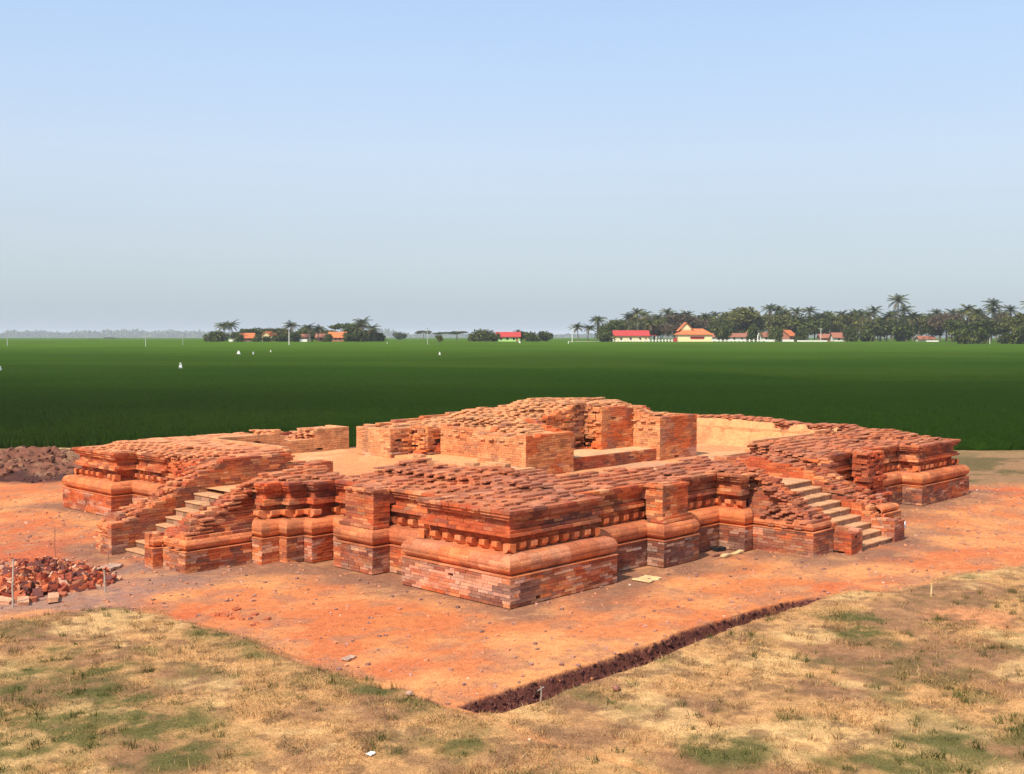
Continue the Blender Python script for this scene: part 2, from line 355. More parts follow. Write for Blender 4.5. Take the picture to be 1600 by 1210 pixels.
CS = .052       # the thinner, worn courses of the broken tops
def surf_bricks(mb, P, Tf, zlo, zhi, inset, kind='top', lx=.40, ly=.21, tooth=.05, seed=0, extra=None):
    """real bricks, course by course, wherever a broken top or face shows"""
    xs = [p[0] for p in P]; ys = [p[1] for p in P]
    k0, k1 = int(round(zlo/CS)), int(math.ceil(zhi/CS))+1
    for k in range(k0, k1):
        sxs = (k % 2)*lx*.5+((k*7) % 5)*.03; sys_ = (k % 2)*ly*.35
        gx = np.arange(min(xs)+sxs-lx, max(xs)+lx, lx); gy = np.arange(min(ys)+sys_-ly, max(ys)+ly, ly)
        X, Y = np.meshgrid(gx, gy); row = (np.arange(len(gy)) % 2)[:, None]*lx*.5; X = X+row
        X = X.ravel(); Y = Y.ravel()
        ok = inpoly(P, X, Y)
        X = X[ok]; Y = Y[ok]
        if len(X) == 0: continue
        dd = segd(P, X, Y); ok = dd > (inset(X, Y, k*CS) if callable(inset) else inset)
        X = X[ok]; Y = Y[ok]
        if len(X) == 0: continue
        h = (np.sin(X*91.7+Y*47.3+k*13.1+seed)*43758.5) % 1.0
        tj = (h-.5)*2*tooth
        def ex(x, y, z, t=0): return inpoly(P, x, y) & (Tf(x, y)+t >= z)
        z1 = (k+1)*CS-1e-3
        here = Tf(X, Y)+tj >= z1
        X = X[here]; Y = Y[here]
        if len(X) == 0: continue
        cov = ex(X, Y, z1+CS+tooth)
        for dx, dy in ((lx, 0), (-lx, 0), (0, ly), (0, -ly), (lx*.5, ly*1.2), (-lx*.5, -ly*1.2)):
            cov &= ex(X+dx, Y+dy, z1+CS*.6+tooth)
        X = X[~cov]; Y = Y[~cov]; n = len(X)
        if n == 0: continue
        jx = .07 if kind == 'dust' else .03; cen = np.stack([X+(rng.rand(n)-.5)*jx, Y+(rng.rand(n)-.5)*jx*.6, np.full(n, (k+.5)*CS)+(rng.rand(n)-.5)*.008], -1)
        hx = lx*.5-.003-rng.rand(n)*.007; hy = ly*.5-.002-rng.rand(n)*.006
        br = rng.rand(n) < .22; hx = np.where(br, hx*(.55+.35*rng.rand(n)), hx)
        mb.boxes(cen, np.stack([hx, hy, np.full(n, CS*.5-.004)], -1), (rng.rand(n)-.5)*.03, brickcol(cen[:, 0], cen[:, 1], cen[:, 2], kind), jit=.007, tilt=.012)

PROF_FULL = [(k, 0) for k in range(0, 9)]+[(8, .25)]+[(k, .50) for k in range(9, 18)]+[(18, .49), (19, .48), (20, .28), (21, .33), (22, .44), (23, .44), (24, .44), (25, .33), (26, .28), (27, .24)]
PROF_PIL = [(k, 0) for k in range(0, 9)]+[(8, .18)]+[(k, .22) for k in range(9, 15)]+[(15, .10), (16, .16)]+[(k, .22) for k in range(17, 27)]+[(27, .19)]
PROF_WR = [(k, 0) for k in range(0, 9)]+[(k, .32) for k in range(9, 12)]+[(12, .13)]+[(k, .28+.05*(k-13)) for k in range(13, 28)]
PROF_WL = [(k, 0) for k in range(0, 7)]+[(k, .32) for k in range(7, 11)]+[(11, .12)]+[(k, .26+.05*(k-12)) for k in range(12, 28)]
def corner_sign(P, i, closed=True):
    n = len(P); a = P[i-1]; b = P[i]; c = P[(i+1) % n]
    return 1 if (b[0]-a[0])*(c[1]-b[1])-(b[1]-a[1])*(c[0]-b[0]) > 0 else -1      # +1 convex on a CCW outline
def edge_frame(P, i):
    a = np.array(P[i], float); b = np.array(P[(i+1) % len(P)], float); L = np.linalg.norm(b-a); d = (b-a)/L
    return a, d, np.array([d[1], -d[0]]), L, corner_sign(P, i), corner_sign(P, (i+1) % len(P))
def face_bricks(mb, P, i, prof, Tf=None, kind='wall', rough=.004, depth=.2, miss=0., zoff=0., tmar=.6, damage=None):
    a, d, nrm, L, s0, s1 = edge_frame(P, i)
    for k, off in prof:
        t0 = s0*off+.004; t1 = L-s1*off-.004
        if t1-t0 < .05: continue
        ph = BL*.5*(k % 2)+rng.rand()*.06
        cuts = [t0]; t = t0+(BL-ph if ph > .05 else BL)
        while t < t1-.08:
            cuts.append(t); t += BL*(.85+.3*rng.rand()) if rng.rand() > .2 else BL*.5
        cuts.append(t1); cuts = np.array(cuts); lo = cuts[:-1]; hi = cuts[1:]; m = (lo+hi)/2; n = len(m)
        pr = (rng.rand(n)-.5)*2*rough
        c2 = a[None]+d[None]*m[:, None]-nrm[None]*(off+depth/2-pr)[:, None]
        z = (k+.5)*CR+zoff
        keep = rng.rand(n) > miss
        if Tf is not None:
            ck = c2-nrm[None]*.12
            keep &= (Tf(ck[:, 0], ck[:, 1])+tmar*CR >= z) | (z < .7)
        if damage is not None: keep &= ~damage(c2[:, 0], c2[:, 1], np.full(n, z))
        if not keep.any(): continue
        hf = np.stack([(hi-lo)/2-.004, np.full(n, depth/2), np.full(n, CR/2-.0032)], -1)
        cen = np.column_stack([c2, np.full(n, z)])
        yaw = math.atan2(d[1], d[0])+(rng.rand(n)-.5)*rough*2
        mb.boxes(cen[keep], hf[keep], yaw[keep], brickcol(cen[keep, 0]+nrm[0]*.1, cen[keep, 1]+nrm[1]*.1, cen[keep, 2], kind if kind != 'sanct' or nrm[0] > -.5 or rough > .03 else 'sanct_lit'), jit=min(.006, rough), tilt=0)  # smooth inner-block walls turned to the sun get the paler lit colour
def moulding(mb, P, i, prof, kind='roll', flat=(0, 0), seg=.34, damage=None, trim=(0, 0)):
    """prof: list of (inset, z); laid brick by brick along the edge and mitred at the corners"""
    a, d, nrm, L, s0, s1 = edge_frame(P, i)
    prof = np.array(prof); K = len(prof)
    lo = trim[0]; hi = L-trim[1]; nseg = max(1, int(round((hi-lo)/seg))); cuts = np.linspace(lo, hi, nseg+1)
    for j in range(nseg):
        jt = (rng.rand()-.5)*.008; jz = (rng.rand()-.5)*.005
        ring = []
        for e in (0, 1):
            t = cuts[j+e]; row = []
            for o, z in prof:
                tt = t+(-.0008 if e else .0008)
                if j == 0 and e == 0: tt = s0*o if not flat[0] else .01
                if j == nseg-1 and e == 1: tt = L-s1*o if not flat[1] else L-.01
                oo = o+(jt if 0 < j < nseg-1 else 0)
                p = a+d*tt-nrm*oo; row.append((p[0], p[1], z+jz*(0 < j < nseg-1)))
            ring.append(row)
        mid = a+d*((cuts[j]+cuts[j+1])/2)
        if damage is not None and damage(np.array([mid[0]]), np.array([mid[1]]), np.array([prof[:, 1].mean()]))[0]: continue
        V = np.array(ring).reshape(-1, 3); F = [[q, K+q, K+q+1, q+1] for q in range(K-1)]
        zc = np.array([(prof[q, 1]+prof[q+1, 1])/2 for q in range(K-1)])
        grp = (np.arange(K-1)-1)//3+10*i if K > 12 else (zc/CR).astype(int); c1 = {}
        cols = []
        for g, zz in zip(grp, zc):
            if g not in c1:
                cc = brickcol([mid[0]], [mid[1]], [max(zz, .7)], 'wall')[0]
                c1[g] = cc*.45+np.array((.60, .20, .075))*.55
                st = float(ss(.46, .62, fbm(mid[0]*1.3+3, mid[1]*1.3+zz*3, 70, 4)))*(1 if mid[1] < 12 else .3)
                pkr = (.35 if (mid[0] < 3.9 and mid[1] < 3.9) else .0)*float(ss(.4, .6, fbm(mid[0]*1.1+9, mid[1]*1.1+zz*3, 73, 3))); c1[g] = c1[g]*(1-pkr)+np.array((.66, .33, .20))*pkr
                c1[g] = (c1[g]*(1-.5*st)+np.array((.30, .085, .045))*.5*st)*random.uniform(.94, 1.05)
            cols.append(c1[g])
        mb.quads(V, F, np.array(cols))
        for e in (0, 1):                                            # close cut ends
            gap = False
            if damage is not None:
                jn = j+(1 if e else -1)
                if 0 <= jn < nseg:
                    mn = a+d*((cuts[jn]+cuts[jn+1])/2); gap = bool(damage(np.array([mn[0]]), np.array([mn[1]]), np.array([prof[:, 1].mean()]))[0])
            if (j == 0 and e == 0 and flat[0]) or (j == nseg-1 and e == 1 and flat[1]) or gap:
                R = np.array(ring[e]); cpt = R.mean(0)-np.append(nrm*0, 0)
                Vc = np.vstack([R, [cpt]])
                Fc = [[q, q+1, K, K] for q in range(K-1)]
                Vq = []; 
                for q in range(K-1):
                    m2 = (R[q]+R[q+1])/2; Vq += [R[q], m2, R[q+1], cpt]
                mb.quads(np.array(Vq), np.arange(4*(K-1)).reshape(-1, 4), (.50, .17, .08))
def rollprof(z0=.695, z1=1.125, bul=.2, inner=.52, n=15):
    p = [(.06, z0-.02)]
    for q in range(n):
        a = -math.pi/2+math.pi*q/(n-1)
        p.append((.19-(bul-(.010 if q % 3 == 0 else 0))*math.cos(a), (z0+z1)/2+(z1-z0)/2*math.sin(a)))
    p.append((inner, z1+.012)); return p
LEDGE = [(.02, .672), (-.018, .674), (-.018, .694), (.16, .697)]

# ------------------------------------------------------------------ the temple
TB = (12.7, 11.0, 0.0)
temple = empty('temple_ruin', TB, label='excavated red brick temple ruin with stepped broken walls, two stairways and a taller inner block', cat='temple ruin')
temple.matrix_world.translation = TB
def part(mb, name, parent=None, m='brick', smooth=False):
    p = parent or temple
    if p is temple: return mb.build(name, M[m], temple, TB, smooth)
    o = mb.build(name, M[m], p, (0, 0, 0), smooth)
    return o
def dmg_none(x, y, z): return np.zeros(len(x), bool)
def dmg_left(x, y, z):      # the missing stretch by the far left stair
    return ((y > 13.6) & (y < 16.6+.5*vn(z*5, y*0, 71)) & (x < 1.3) & (z > .2)) | ((np.abs(x) < 1.4) & (np.abs(y-14.2) < .9) & (z > 1.0))
def dmg_r(x, y, z):
    return ((x > 15.3) & (x < 16.2) & (z > 1.1) & (y < .8)) | ((x > 16.1) & (x < 17.5) & (z > .68) & (z < 1.15) & (vn(x*3, z*3, 72) > .35))
DENT = None
def dentil_mesh():
    # a block brick whose lower front is cut back, as in the frieze under the cornice
    V = [(-.09, 0, 0), (.09, 0, 0), (.09, -.10, 0), (-.09, -.10, 0), (-.09, 0, .2), (.09, 0, .2), (.09, -.2, .2), (-.09, -.2, .2), (-.09, -.2, .09), (.09, -.2, .09)]
    V = np.array(V); mb = MB()
    mb.quads(V, [[0, 1, 2, 3], [4, 7, 6, 5], [3, 2, 9, 8], [8, 9, 6, 7]], (.56, .20, .085))
    mb.quads(V, [[0, 3, 8, 7], [1, 6, 9, 2]], (.50, .17, .075))
    mb.quads(V, [[0, 7, 4, 4], [1, 5, 6, 6]][:0] or np.zeros((0, 4), int), (.5, .17, .07)) if False else None
    V2 = [(-.09, 0, 0), (-.09, -.2, .2), (-.09, -.1, .2), (-.09, 0, .2), (.09, 0, 0), (.09, 0, .2), (.09, -.1, .2), (.09, -.2, .2)]
    mb.quads(V2, [[0, 1, 2, 3], [4, 5, 6, 7]], (.50, .15, .06))
    return mb.mesh('dentil')
DM = [dentil_mesh() for _ in range(3)]
for me, cc in zip(DM, ((.56, .160, .055), (.44, .115, .045), (.58, .20, .085))):
    a = me.attributes['Col']; n = len(a.data); v = np.ones((n, 4), np.float32); v[:, :3] = cc; a.data.foreach_set('color', v.ravel()); me.materials.append(M['brick'])
NDENT = [0]
def dentils(P, i, parent, big=1., damage=None):
    a, d, nrm, L, s0, s1 = edge_frame(P, i); off = .50
    t0 = s0*off+(-.12 if s0 > 0 else .16); t1 = L-s1*off-(-.12 if s1 > 0 else .16)
    step = .365*big; n = int((t1-t0)/step)+1
    if t1-t0 < .1: return
    st = (t1-t0)/max(n-1, 1) if n > 1 else 0
    for j in range(n):
        t = t0+j*st if n > 1 else (t0+t1)/2
        p = a+d*t-nrm*off
        if damage is not None and damage(np.array([p[0]]), np.array([p[1]]), np.array([1.2]))[0]: continue
        if random.random() < .05: continue
        o = link('dentil', DM[random.randrange(3)], parent); NDENT[0] += 1
        o.location = (p[0], p[1], 1.15+random.uniform(-.006, .006)); o.rotation_euler = (0, 0, math.atan2(-nrm[0], nrm[1])+math.pi+random.uniform(-.05, .05)); o.scale = (big*random.uniform(.92, 1.1), big*random.uniform(.85, 1.05), 1)
ROLL = {'n': [i for i in range(34) if i not in (11, 12, 13, 14, 15, 16)], 'r': [2, 3, 4, 5, 6, 10, 11, 12, 13, 14], 'l': list(range(4, 16))}
def facade(q, idx, name, prof='full', dmg=None, rough=.008, miss=0.0008, roll=True, big=1., dent=True):
    P = QS[q]; Tf = lambda x, y: ring_top(q, x, y)
    PR = {'full': PROF_FULL, 'pil': PROF_PIL, 'wr': PROF_WR, 'wl': PROF_WL}[prof]; zl = .525 if prof == 'wl' else .675
    mb = MB()
    for i in idx: face_bricks(mb, P, i, PR, Tf if prof != 'pil' else None, 'wall', rough, .22, miss, damage=dmg)
    if dmg is not None:                                    # torn, ragged masonry behind the lost facing
        for i in idx: face_bricks(mb, P, i, [(k, .52+.10*math.sin(k*1.7)) for k in range(2, 28)], Tf, 'wall', .09, .35, .02, tmar=2)
    o = part(mb, name)
    if roll:
        rb = MB(); lb = MB()
        for i in idx:
            nP = len(P); fl_ = (int((i-1) % nP not in ROLL[q]), int((i+1) % nP not in ROLL[q]))
            moulding(rb, P, i, rollprof(inner=.52 if prof == 'full' else .2) if prof in ('full', 'pil') else (rollprof(.695, .915, .15, .3) if prof == 'wr' else rollprof(.545, .835, .17, .3)), damage=dmg, flat=fl_)
            moulding(lb, P, i, [(o_, z_-.675+zl) for o_, z_ in LEDGE], damage=dmg, flat=fl_)
        part(rb, 'roll_moulding', o, smooth=False); part(lb, 'ledge', o)
    if prof == 'full' and dent:
        for i in idx: dentils(P, i, o, big, dmg)
    return o
def capbox(o): return o
# near quarter
facade('n', [32, 33, 0, 1], 'corner_bastion')
facade('n', [2], 'recessed_wall'); facade('n', [31], 'recessed_wall')
facade('n', [3, 4, 5], 'pilaster', 'pil'); facade('n', [28, 29, 30], 'pilaster', 'pil')
facade('n', [6], 'recessed_wall'); facade('n', [27], 'recessed_wall', big=1.2)
facade('n', [7, 8], 'stair_shoulder')
facade('n', [21, 22, 23, 24, 25, 26], 'stair_shoulder', big=1.5)
facade('n', [9, 10], 'stair_wing', 'wr'); facade('n', [19, 20], 'stair_wing', 'wl')
# pilaster bodies: closed brick caps
def cap(P, rect, z, name_parent, kind='top'):
    pass
def pier_block(poly, z0, z1, name, parent=None, kind='wall', rough=.004, Tf=None, top=True, miss=0):
    mb = MB(); k0 = int(round(z0/CR)); k1 = int(round(z1/CR))
    for i in range(len(poly)): face_bricks(mb, poly, i, [(k, 0) for k in range(k0, k1)], Tf, kind, rough, .2, miss)
    if top: surf_bricks(mb, poly, (lambda x, y: np.full(np.shape(x), k1*CR)) if Tf is None else Tf, (k1-1)*CR, k1*CR, .1, 'top' if kind == 'wall' else kind, tooth=.01)
    return part(mb, name, parent)
for (x0, y0, x1, y1) in ((6.26, .46, 7.34, 1.5), (.46, 5.26, 1.5, 6.34)):
    capm = MB(); capm.box((x0, y0, 1.7), (x1, y1, 2.085), (.40, .15, .09))
    P4 = [(x0, y0), (x1, y0), (x1, y1), (x0, y1)]
    surf_bricks(capm, P4, lambda x, y: np.full(np.shape(x), 2.135), 2.03, 2.14, .02, 'top', tooth=.0)
    part(capm, 'pilaster_cap')
# stair piers and passage side walls
def plain(q, idx, z0, z1, name, kind='wall', rough=.006, miss=.01):
    P = QS[q]; mb = MB()
    for i in idx: face_bricks(mb, P, i, [(k, 0) for k in range(int(z0/CR), int(z1/CR))], lambda x, y: ring_top(q, x, y), kind, rough, .22, miss)
    return part(mb, name)
plain('n', [11, 12], 0, .61, 'stair_pier')
plain('n', [13], 0, 2.7, 'passage_wall'); plain('n', [16], 0, 2.7, 'passage_wall')
plain('n', [14, 15], 1.4, 2.8, 'inner_wall_face', 'dust')
facade('n', [17, 18], 'stair_pier', 'wl')
# right far quarter
facade('r', [11, 12, 13, 14], 'corner_bastion')
facade('r', [10], 'recessed_wall', dmg=dmg_r); facade('r', [6], 'recessed_wall', dmg=dmg_r)
facade('r', [7, 8, 9], 'ruined_pilaster', 'pil', rough=.07, miss=.10, roll=False)
facade('r', [4, 5], 'stair_shoulder', dmg=dmg_r)
facade('r', [2, 3], 'stair_wing', 'wr')
plain('r', [0, 1], 0, .61, 'stair_pier'); plain('r', [19], 0, 2.7, 'passage_wall')
plain('r', [15, 16, 17, 18], 0, 2.9, 'inner_wall_face', 'dust')
# left far quarter
facade('l', [4, 5, 6], 'corner_bastion'); facade('l', [7], 'recessed_wall', dmg=dmg_left)
facade('l', [8, 9, 10, 11], 'stair_shoulder', dmg=dmg_left)
facade('l', [12, 13], 'stair_wing', 'wl'); facade('l', [14, 15], 'stair_pier', 'wl')
plain('l', [0], 0, 2.6, 'passage_wall'); plain('l', [1, 2, 3], 1.4, 2.7, 'inner_wall_face', 'dust')

# broken stepped tops of the three ring quarters
def ins(q):
    def f(x, y, z):
        do = segd(QS[q], x, y, OUT[q]); di = segd(QS[q], x, y)
        lim = .37 if z > 1.2 else .17
        # pilasters carry their own cap
        Tq = ring_top(q, x, y); lim = np.where((Tq > 1.85) & (z < 1.99), .60, np.where(Tq < 1.35, .17, lim))
        return np.where(do <= di+1e-6, lim, .16)
    return f
for q, nm in (('n', 'stepped_wall_top'), ('r', 'stepped_wall_top'), ('l', 'stepped_wall_top')):
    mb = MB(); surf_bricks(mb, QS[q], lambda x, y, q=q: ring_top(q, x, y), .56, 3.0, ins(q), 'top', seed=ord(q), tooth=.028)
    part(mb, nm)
# hidden solid fill so that no gap between bricks looks through
core = MB()
for q in 'nrl':
    P = QS[q]; gx = np.arange(min(p[0] for p in P), max(p[0] for p in P), .25)+.125; gy = np.arange(min(p[1] for p in P), max(p[1] for p in P), .25)+.125
    X, Y = np.meshgrid(gx, gy); X = X.ravel(); Y = Y.ravel(); ok = inpoly(P, X, Y) & (segd(P, X, Y, OUT[q]) > .74); X = X[ok]; Y = Y[ok]
    Tm = ring_top(q, X, Y)
    for dx in (-.3, 0, .3):
        for dy in (-.3, 0, .3): Tm = np.minimum(Tm, ring_top(q, X+dx, Y+dy))
    Tm = Tm-CR*2.6; g = segd(P, X, Y) > .24; X = X[g]; Y = Y[g]; Tm = Tm[g]
    # merge into boxes (columns)
    core.boxes(np.column_stack([X, Y, Tm/2]), np.column_stack([np.full(len(X), .126), np.full(len(X), .126), Tm/2]), None, (.26, .11, .07))
part(core, 'brick_core')

# stairs
def steps(name, along, x0, x1, start, run, n, rise0, rise, sgn, end):
    st = empty('staircase'); st.parent = temple; st.location = (-TB[0], -TB[1], -TB[2])
    for k in range(n):
        z = rise0+rise*k; a = start+run*k; mb = MB(); m2 = []
        back = a+run+.12 if k < n-1 else end
        # riser: brick course(s); tread: worn stone slab, lip proud by 2 cm
        nb = 6 if along == 'y' else 5; cuts = np.linspace(x0, x1, nb+1)
        for j in range(nb):
            p0, p1 = cuts[j]+.002, cuts[j+1]-.002; dz = random.uniform(-.006, .006); f = random.uniform(-.012, .012)
            ct = np.array((.52, .27, .135))*random.uniform(.85, 1.1); cr_ = np.array((.33, .185, .115))*random.uniform(.7, 1.2)
            if along == 'y':
                mb.box((p0, a+f-.02, z-.05), (p1, back, z+dz), ct); mb.box((p0, a+f+.01, max(z-rise-.1, -.02)), (p1, back-.03, z-.05), cr_)
            else:
                mb.box((a+f-.02, p0, z-.05), (back, p1, z+dz), ct); mb.box((a+f+.01, p0, max(z-rise-.1, -.02)), (back-.03, p1, z-.05), cr_)
        o = mb.build('step', M['stone'], st, (0, 0, 0))
        bv = o.modifiers.new('b', 'BEVEL'); bv.width = .012; bv.segments = 1
steps('r', 'y', 11.57, 13.53, -2.47, .325, 9, .165, .182, 1, .9)
steps('l', 'x', 10.07, 12.03, -2.80, .305, 8, .16, .19, 1, .2)

# platform floor of packed sandy earth
def sheet(name, x0, x1, y0, y1, zf, colf, res=.12):
    gx = np.arange(x0, x1+res*.5, res); gy = np.arange(y0, y1+res*.5, res); X, Y = np.meshgrid(gx, gy)
    Z = zf(X, Y); nx, ny = len(gx), len(gy); idx = np.arange(nx*ny).reshape(ny, nx)
    F = np.stack([idx[:-1, :-1], idx[:-1, 1:], idx[1:, 1:], idx[1:, :-1]], -1).reshape(-1, 4)
    return npmesh(name, np.stack([X, Y, Z], -1).reshape(-1, 3), F, pcol=colf(X, Y).reshape(-1, 3), smooth=True)
def floor_z(x, y):
    z = 1.60+(fbm(x*.8, y*.8, 80, 4)-.5)*.06
    # sand banked up against the foot of the inner block
    d = np.maximum(np.maximum(7.8-x, x-17.1), np.maximum(6.8-y, y-15.2)); z = z+.16*np.clip(1-d/1.6, 0, 1)*ss(6.5, 10, y)
    return z
def floor_c(x, y):
    c = np.ones(x.shape+(3,))*np.array((.56, .235, .095)); c = mixc(c, (.62, .31, .14), ss(.4, .65, fbm(x*.5, y*.5, 83, 3)))
    c = mixc(c, (.42, .22, .14), .7*ss(.5, .7, fbm(x*.7, y*.7, 86, 4))*(1-ss(6, 9, y))); return c
def slope_z(x, y): return 1.52-.9*ss(.52, .60, fbm(y*.55+4, x*.3, 89, 4))*ss(21.45, 21.6, x)*(y < 8.8)+1.0*ss(21.2, 22.15, x+(fbm(y*.5, x*.5, 84, 3)-.5)*.4)+(fbm(x*1.5, y*1.5, 85, 4)-.5)*.10+.10*np.exp(-((y-9)/2.6)**2)
me = sheet('sand_slope', 20.6, 22.2, 3.75, 18.2, slope_z, lambda x, y: mixc(np.ones(x.shape+(3,))*np.array((.60, .27, .11)), (.52, .19, .08), ss(.5, .64, fbm(x*1.2, y*.8, 87, 4))), .1)
child('sand_slope', me, temple, M['ground'], TB)
me = sheet('platform_floor', 3.4, 22.3, 3.2, 18.8, floor_z, floor_c)
child('platform_floor', me, temple, M['ground'], TB)
me = sheet('landing_floor', 11.57, 13.53, .5, 3.6, lambda x, y: 1.60+(fbm(x*2, y*2, 81, 3)-.5)*.03, floor_c, .1); child('landing', me, temple, M['ground'], TB)
me = sheet('landing_floor', -.3, 3.6, 10.07, 12.03, lambda x, y: 1.60+(fbm(x*2, y*2, 81, 3)-.5)*.03, floor_c, .1); child('landing', me, temple, M['ground'], TB)

# ---- the taller inner block
sanc = empty('inner_block'); sanc.parent = temple; sanc.location = (-TB[0], -TB[1], -TB[2])
PA = [(7.8, 6.8), (10.1, 6.8), (10.1, 9.0), (7.8, 9.0)]
PB_ = [(7.8, 13.3), (9.6, 13.3), (9.6, 15.2), (7.8, 15.2)]
PC_ = [(14.8, 6.8), (17.1, 6.8), (17.1, 9.0), (14.8, 9.0)]
BODY = [(7.8, 6.8), (10.1, 6.8), (10.1, 8.75), (12.9, 8.75), (12.9, 7.95), (14.8, 8.6), (14.8, 6.8), (17.1, 6.8), (17.1, 15.2), (7.8, 15.2), (7.8, 13.3), (8.75, 13.2), (8.75, 12.4), (9.35, 12.4), (9.35, 8.95), (7.8, 8.95)]
BODY[4:6] = [(13.0, 8.75), (13.0, 8.0), (14.8, 8.0)]
def body_top(x, y):
    dx = np.minimum(x-7.8, 17.1-x); dy = np.minimum(y-6.8, 15.2-y); d = np.minimum(dx, dy)
    T = 2.86+.24*ss(9, 15, x)+.30*np.clip((d-.25)/1.5, 0, 1)
    T = np.minimum(T, 3.22)
    T = np.where((x > 10.1) & (x < 12.3) & (y > 9.5) & (y < 12.1), 3.15, T)          # the flat bed before the round top
    r = np.hypot((x-14.1)/3.2, (y-10.4)/2.9); T = np.maximum(T, np.where(r < 1.0, 3.2+.44*np.clip((1-r)/.42, 0, 1)**.8, 0))
    # lower left part with a flat bed, and the low left block
    T = np.where((x < 10.2) & (y > 9.0) & (y < 13.0), np.minimum(T, 2.76+.30*np.clip(x-9.4, 0, 3)), T)
    T = np.where((y > 12.5) & (x < 12.0), np.minimum(T, 2.70+.07*np.clip(x-7.8, 0, 9)), T)
    T = T+(fbm(x*1.4, y*1.4, 90, 3)-.5)*.20*ss(.4, 1.6, d)+(vn(x*3.5, y*3.5, 92)-.5)*.07+(vn(x*7.5, y*7.5, 93)-.5)*.04*ss(.6, 1.5, d)
    return T
def dmg_body(x, y, z):
    rec = ((x > 10.3) & (x < 14.6) & (y > 7.5)) | ((x > 8.6) & (x < 9.9) & (y > 12) & (y < 13.3)) 
    return rec & (vn((x+y)*2.4, z*2.6, 95) > .74)
mb = MB()
for i in range(len(BODY)):
    a, d, nrm, L, s0, s1 = edge_frame(BODY, i)
    ax, ay = BODY[i]; bx, by = BODY[(i+1) % len(BODY)]
    out = (i in (0, 6, 7, 8, 9, 15, 14, 5)) 
    ruin = i in (2, 3, 4, 11, 12, 13)
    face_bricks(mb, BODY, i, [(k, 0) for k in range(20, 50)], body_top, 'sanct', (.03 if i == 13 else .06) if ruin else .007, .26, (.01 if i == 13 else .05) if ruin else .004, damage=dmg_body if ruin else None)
part(mb, 'inner_block_walls', sanc)
mb = MB(); surf_bricks(mb, BODY, body_top, 2.5, 4.1, .12, 'dust', seed=5, tooth=.045); part(mb, 'rubble_mound', sanc)
mb = MB()
mb.box((10.0, 7.05, 1.5), (14.9, 9.0, 2.03), (.60, .34, .17)); 
P5 = [(10.1, 6.95), (14.8, 6.95), (14.8, 8.9), (10.1, 8.9)]
face_bricks(mb, P5, 0, [(k, 0) for k in range(20, 27)], None, 'wall', .006, .3)
surf_bricks(mb, P5, lambda x, y: np.full(np.shape(x), 2.03), 1.98, 2.03, .12, 'dust', tooth=0)
part(mb, 'ledge_step', sanc)
mb = MB(); mb.box((7.95, 8.9, 1.5), (9.5, 13.35, 1.84), (.62, .31, .13)); part(mb, 'sand_ledge', sanc, 'ground')
X, Y = np.meshgrid(np.arange(7.8, 17.1, .25)+.125, np.arange(6.8, 15.2, .25)+.125); X = X.ravel(); Y = Y.ravel(); ok = inpoly(BODY, X, Y) & (segd(BODY, X, Y) > .26); X = X[ok]; Y = Y[ok]
Tm = body_top(X, Y)
for dx in (-.3, 0, .3):
    for dy in (-.3, 0, .3): Tm = np.minimum(Tm, body_top(X+dx, Y+dy))
Tm = Tm-.2; mb = MB(); mb.boxes(np.column_stack([X, Y, Tm/2]), np.column_stack([np.full(len(X), .126)]*2+[Tm/2]), None, (.26, .11, .07)); part(mb, 'brick_core', sanc)
# stub walls on the platform by the left stair
pier_block([(3.0, 12.1), (4.4, 12.1), (4.4, 12.8), (3.0, 12.8)], 1.5, 2.03, 'stub_wall')
pier_block([(4.6, 10.2), (5.0, 10.2), (5.0, 10.9), (4.6, 10.9)], 1.5, 1.95, 'stub_wall') if False else None

# ------------------------------------------------------------------ the ground, one sheet to the horizon
zr = [-11.]
while zr[-1] < 7500:
    z = zr[-1]; zr.append(z+(1.5 if z < 6 else .25 if z < 13 else .075 if z < 16 else .048 if z < 29 else .12 if z < 36 else .25 if z < 44 else .14 if z < 58 else .3 if z < 62 else z*.03))
zr = np.array(zr); ZO = 14.
tc = np.concatenate([-np.tan(np.radians(np.linspace(85, 43, 22)))[:-1], np.linspace(-math.tan(math.radians(43)), math.tan(math.radians(43)), 900), np.tan(np.radians(np.linspace(43, 85, 22)))[1:]])
Zg, Tg = np.meshgrid(zr, tc, indexing='ij'); Rg = (Zg+ZO)*Tg*.66
GX = CX+FW[0]*Zg+RT[0]*Rg; GY = CY+FW[1]*Zg+RT[1]*Rg
GH = ground_h(GX, GY)
def blob(x, y, cx, cy, r, s=0): return 1-ss(.5*r, 1.35*r, np.hypot(x-cx, y-cy)+(fbm(x*1.1, y*1.1, 100+s, 4)-.5)*r*1.5)
def green_amt(x, y):
    g = ss(.56, .70, fbm(x*.8+9, y*.8, 110, 5))*.6; g = np.maximum(g, .8*ss(.42, .6, fbm(x*1.3+4, y*1.3, 112, 4))*ss(-6.9, -5.9, x)*(1-ss(-5.3, -5.0, x))*ss(-4, -3, y))
    for q, (cx, cy, r) in enumerate([(-10.6, .4, 2.9), (-9.2, -1.4, 1.1), (-7.2, -7.5, 1.0), (-3.2, -10.6, 1.0), (-.5, -11.5, 1.1), (-8.4, 5.7, .7), (-8.3, 3.5, .5), (-8.6, 1.7, .35), (2.9, -6.9, .85), (4.1, -6.0, .7), (-5.6, -3.5, .5), (8.6, -8.4, .9), (-5.9, -2.3, .5), (-5.9, .8, .5), (-5.8, 2.6, .45), (-2.1, -10.4, .9), (-9.6, -2.9, .9), (-4.2, -8.4, .8), (-6.8, -5.6, .4), (9.8, -9, 1.5), (-9.6, 2.2, 1.0)]):
        g = np.maximum(g, blob(x, y, cx, cy, r, q))
    # toe of the bank along the dirt is greener
    return np.clip(g, 0, 1)
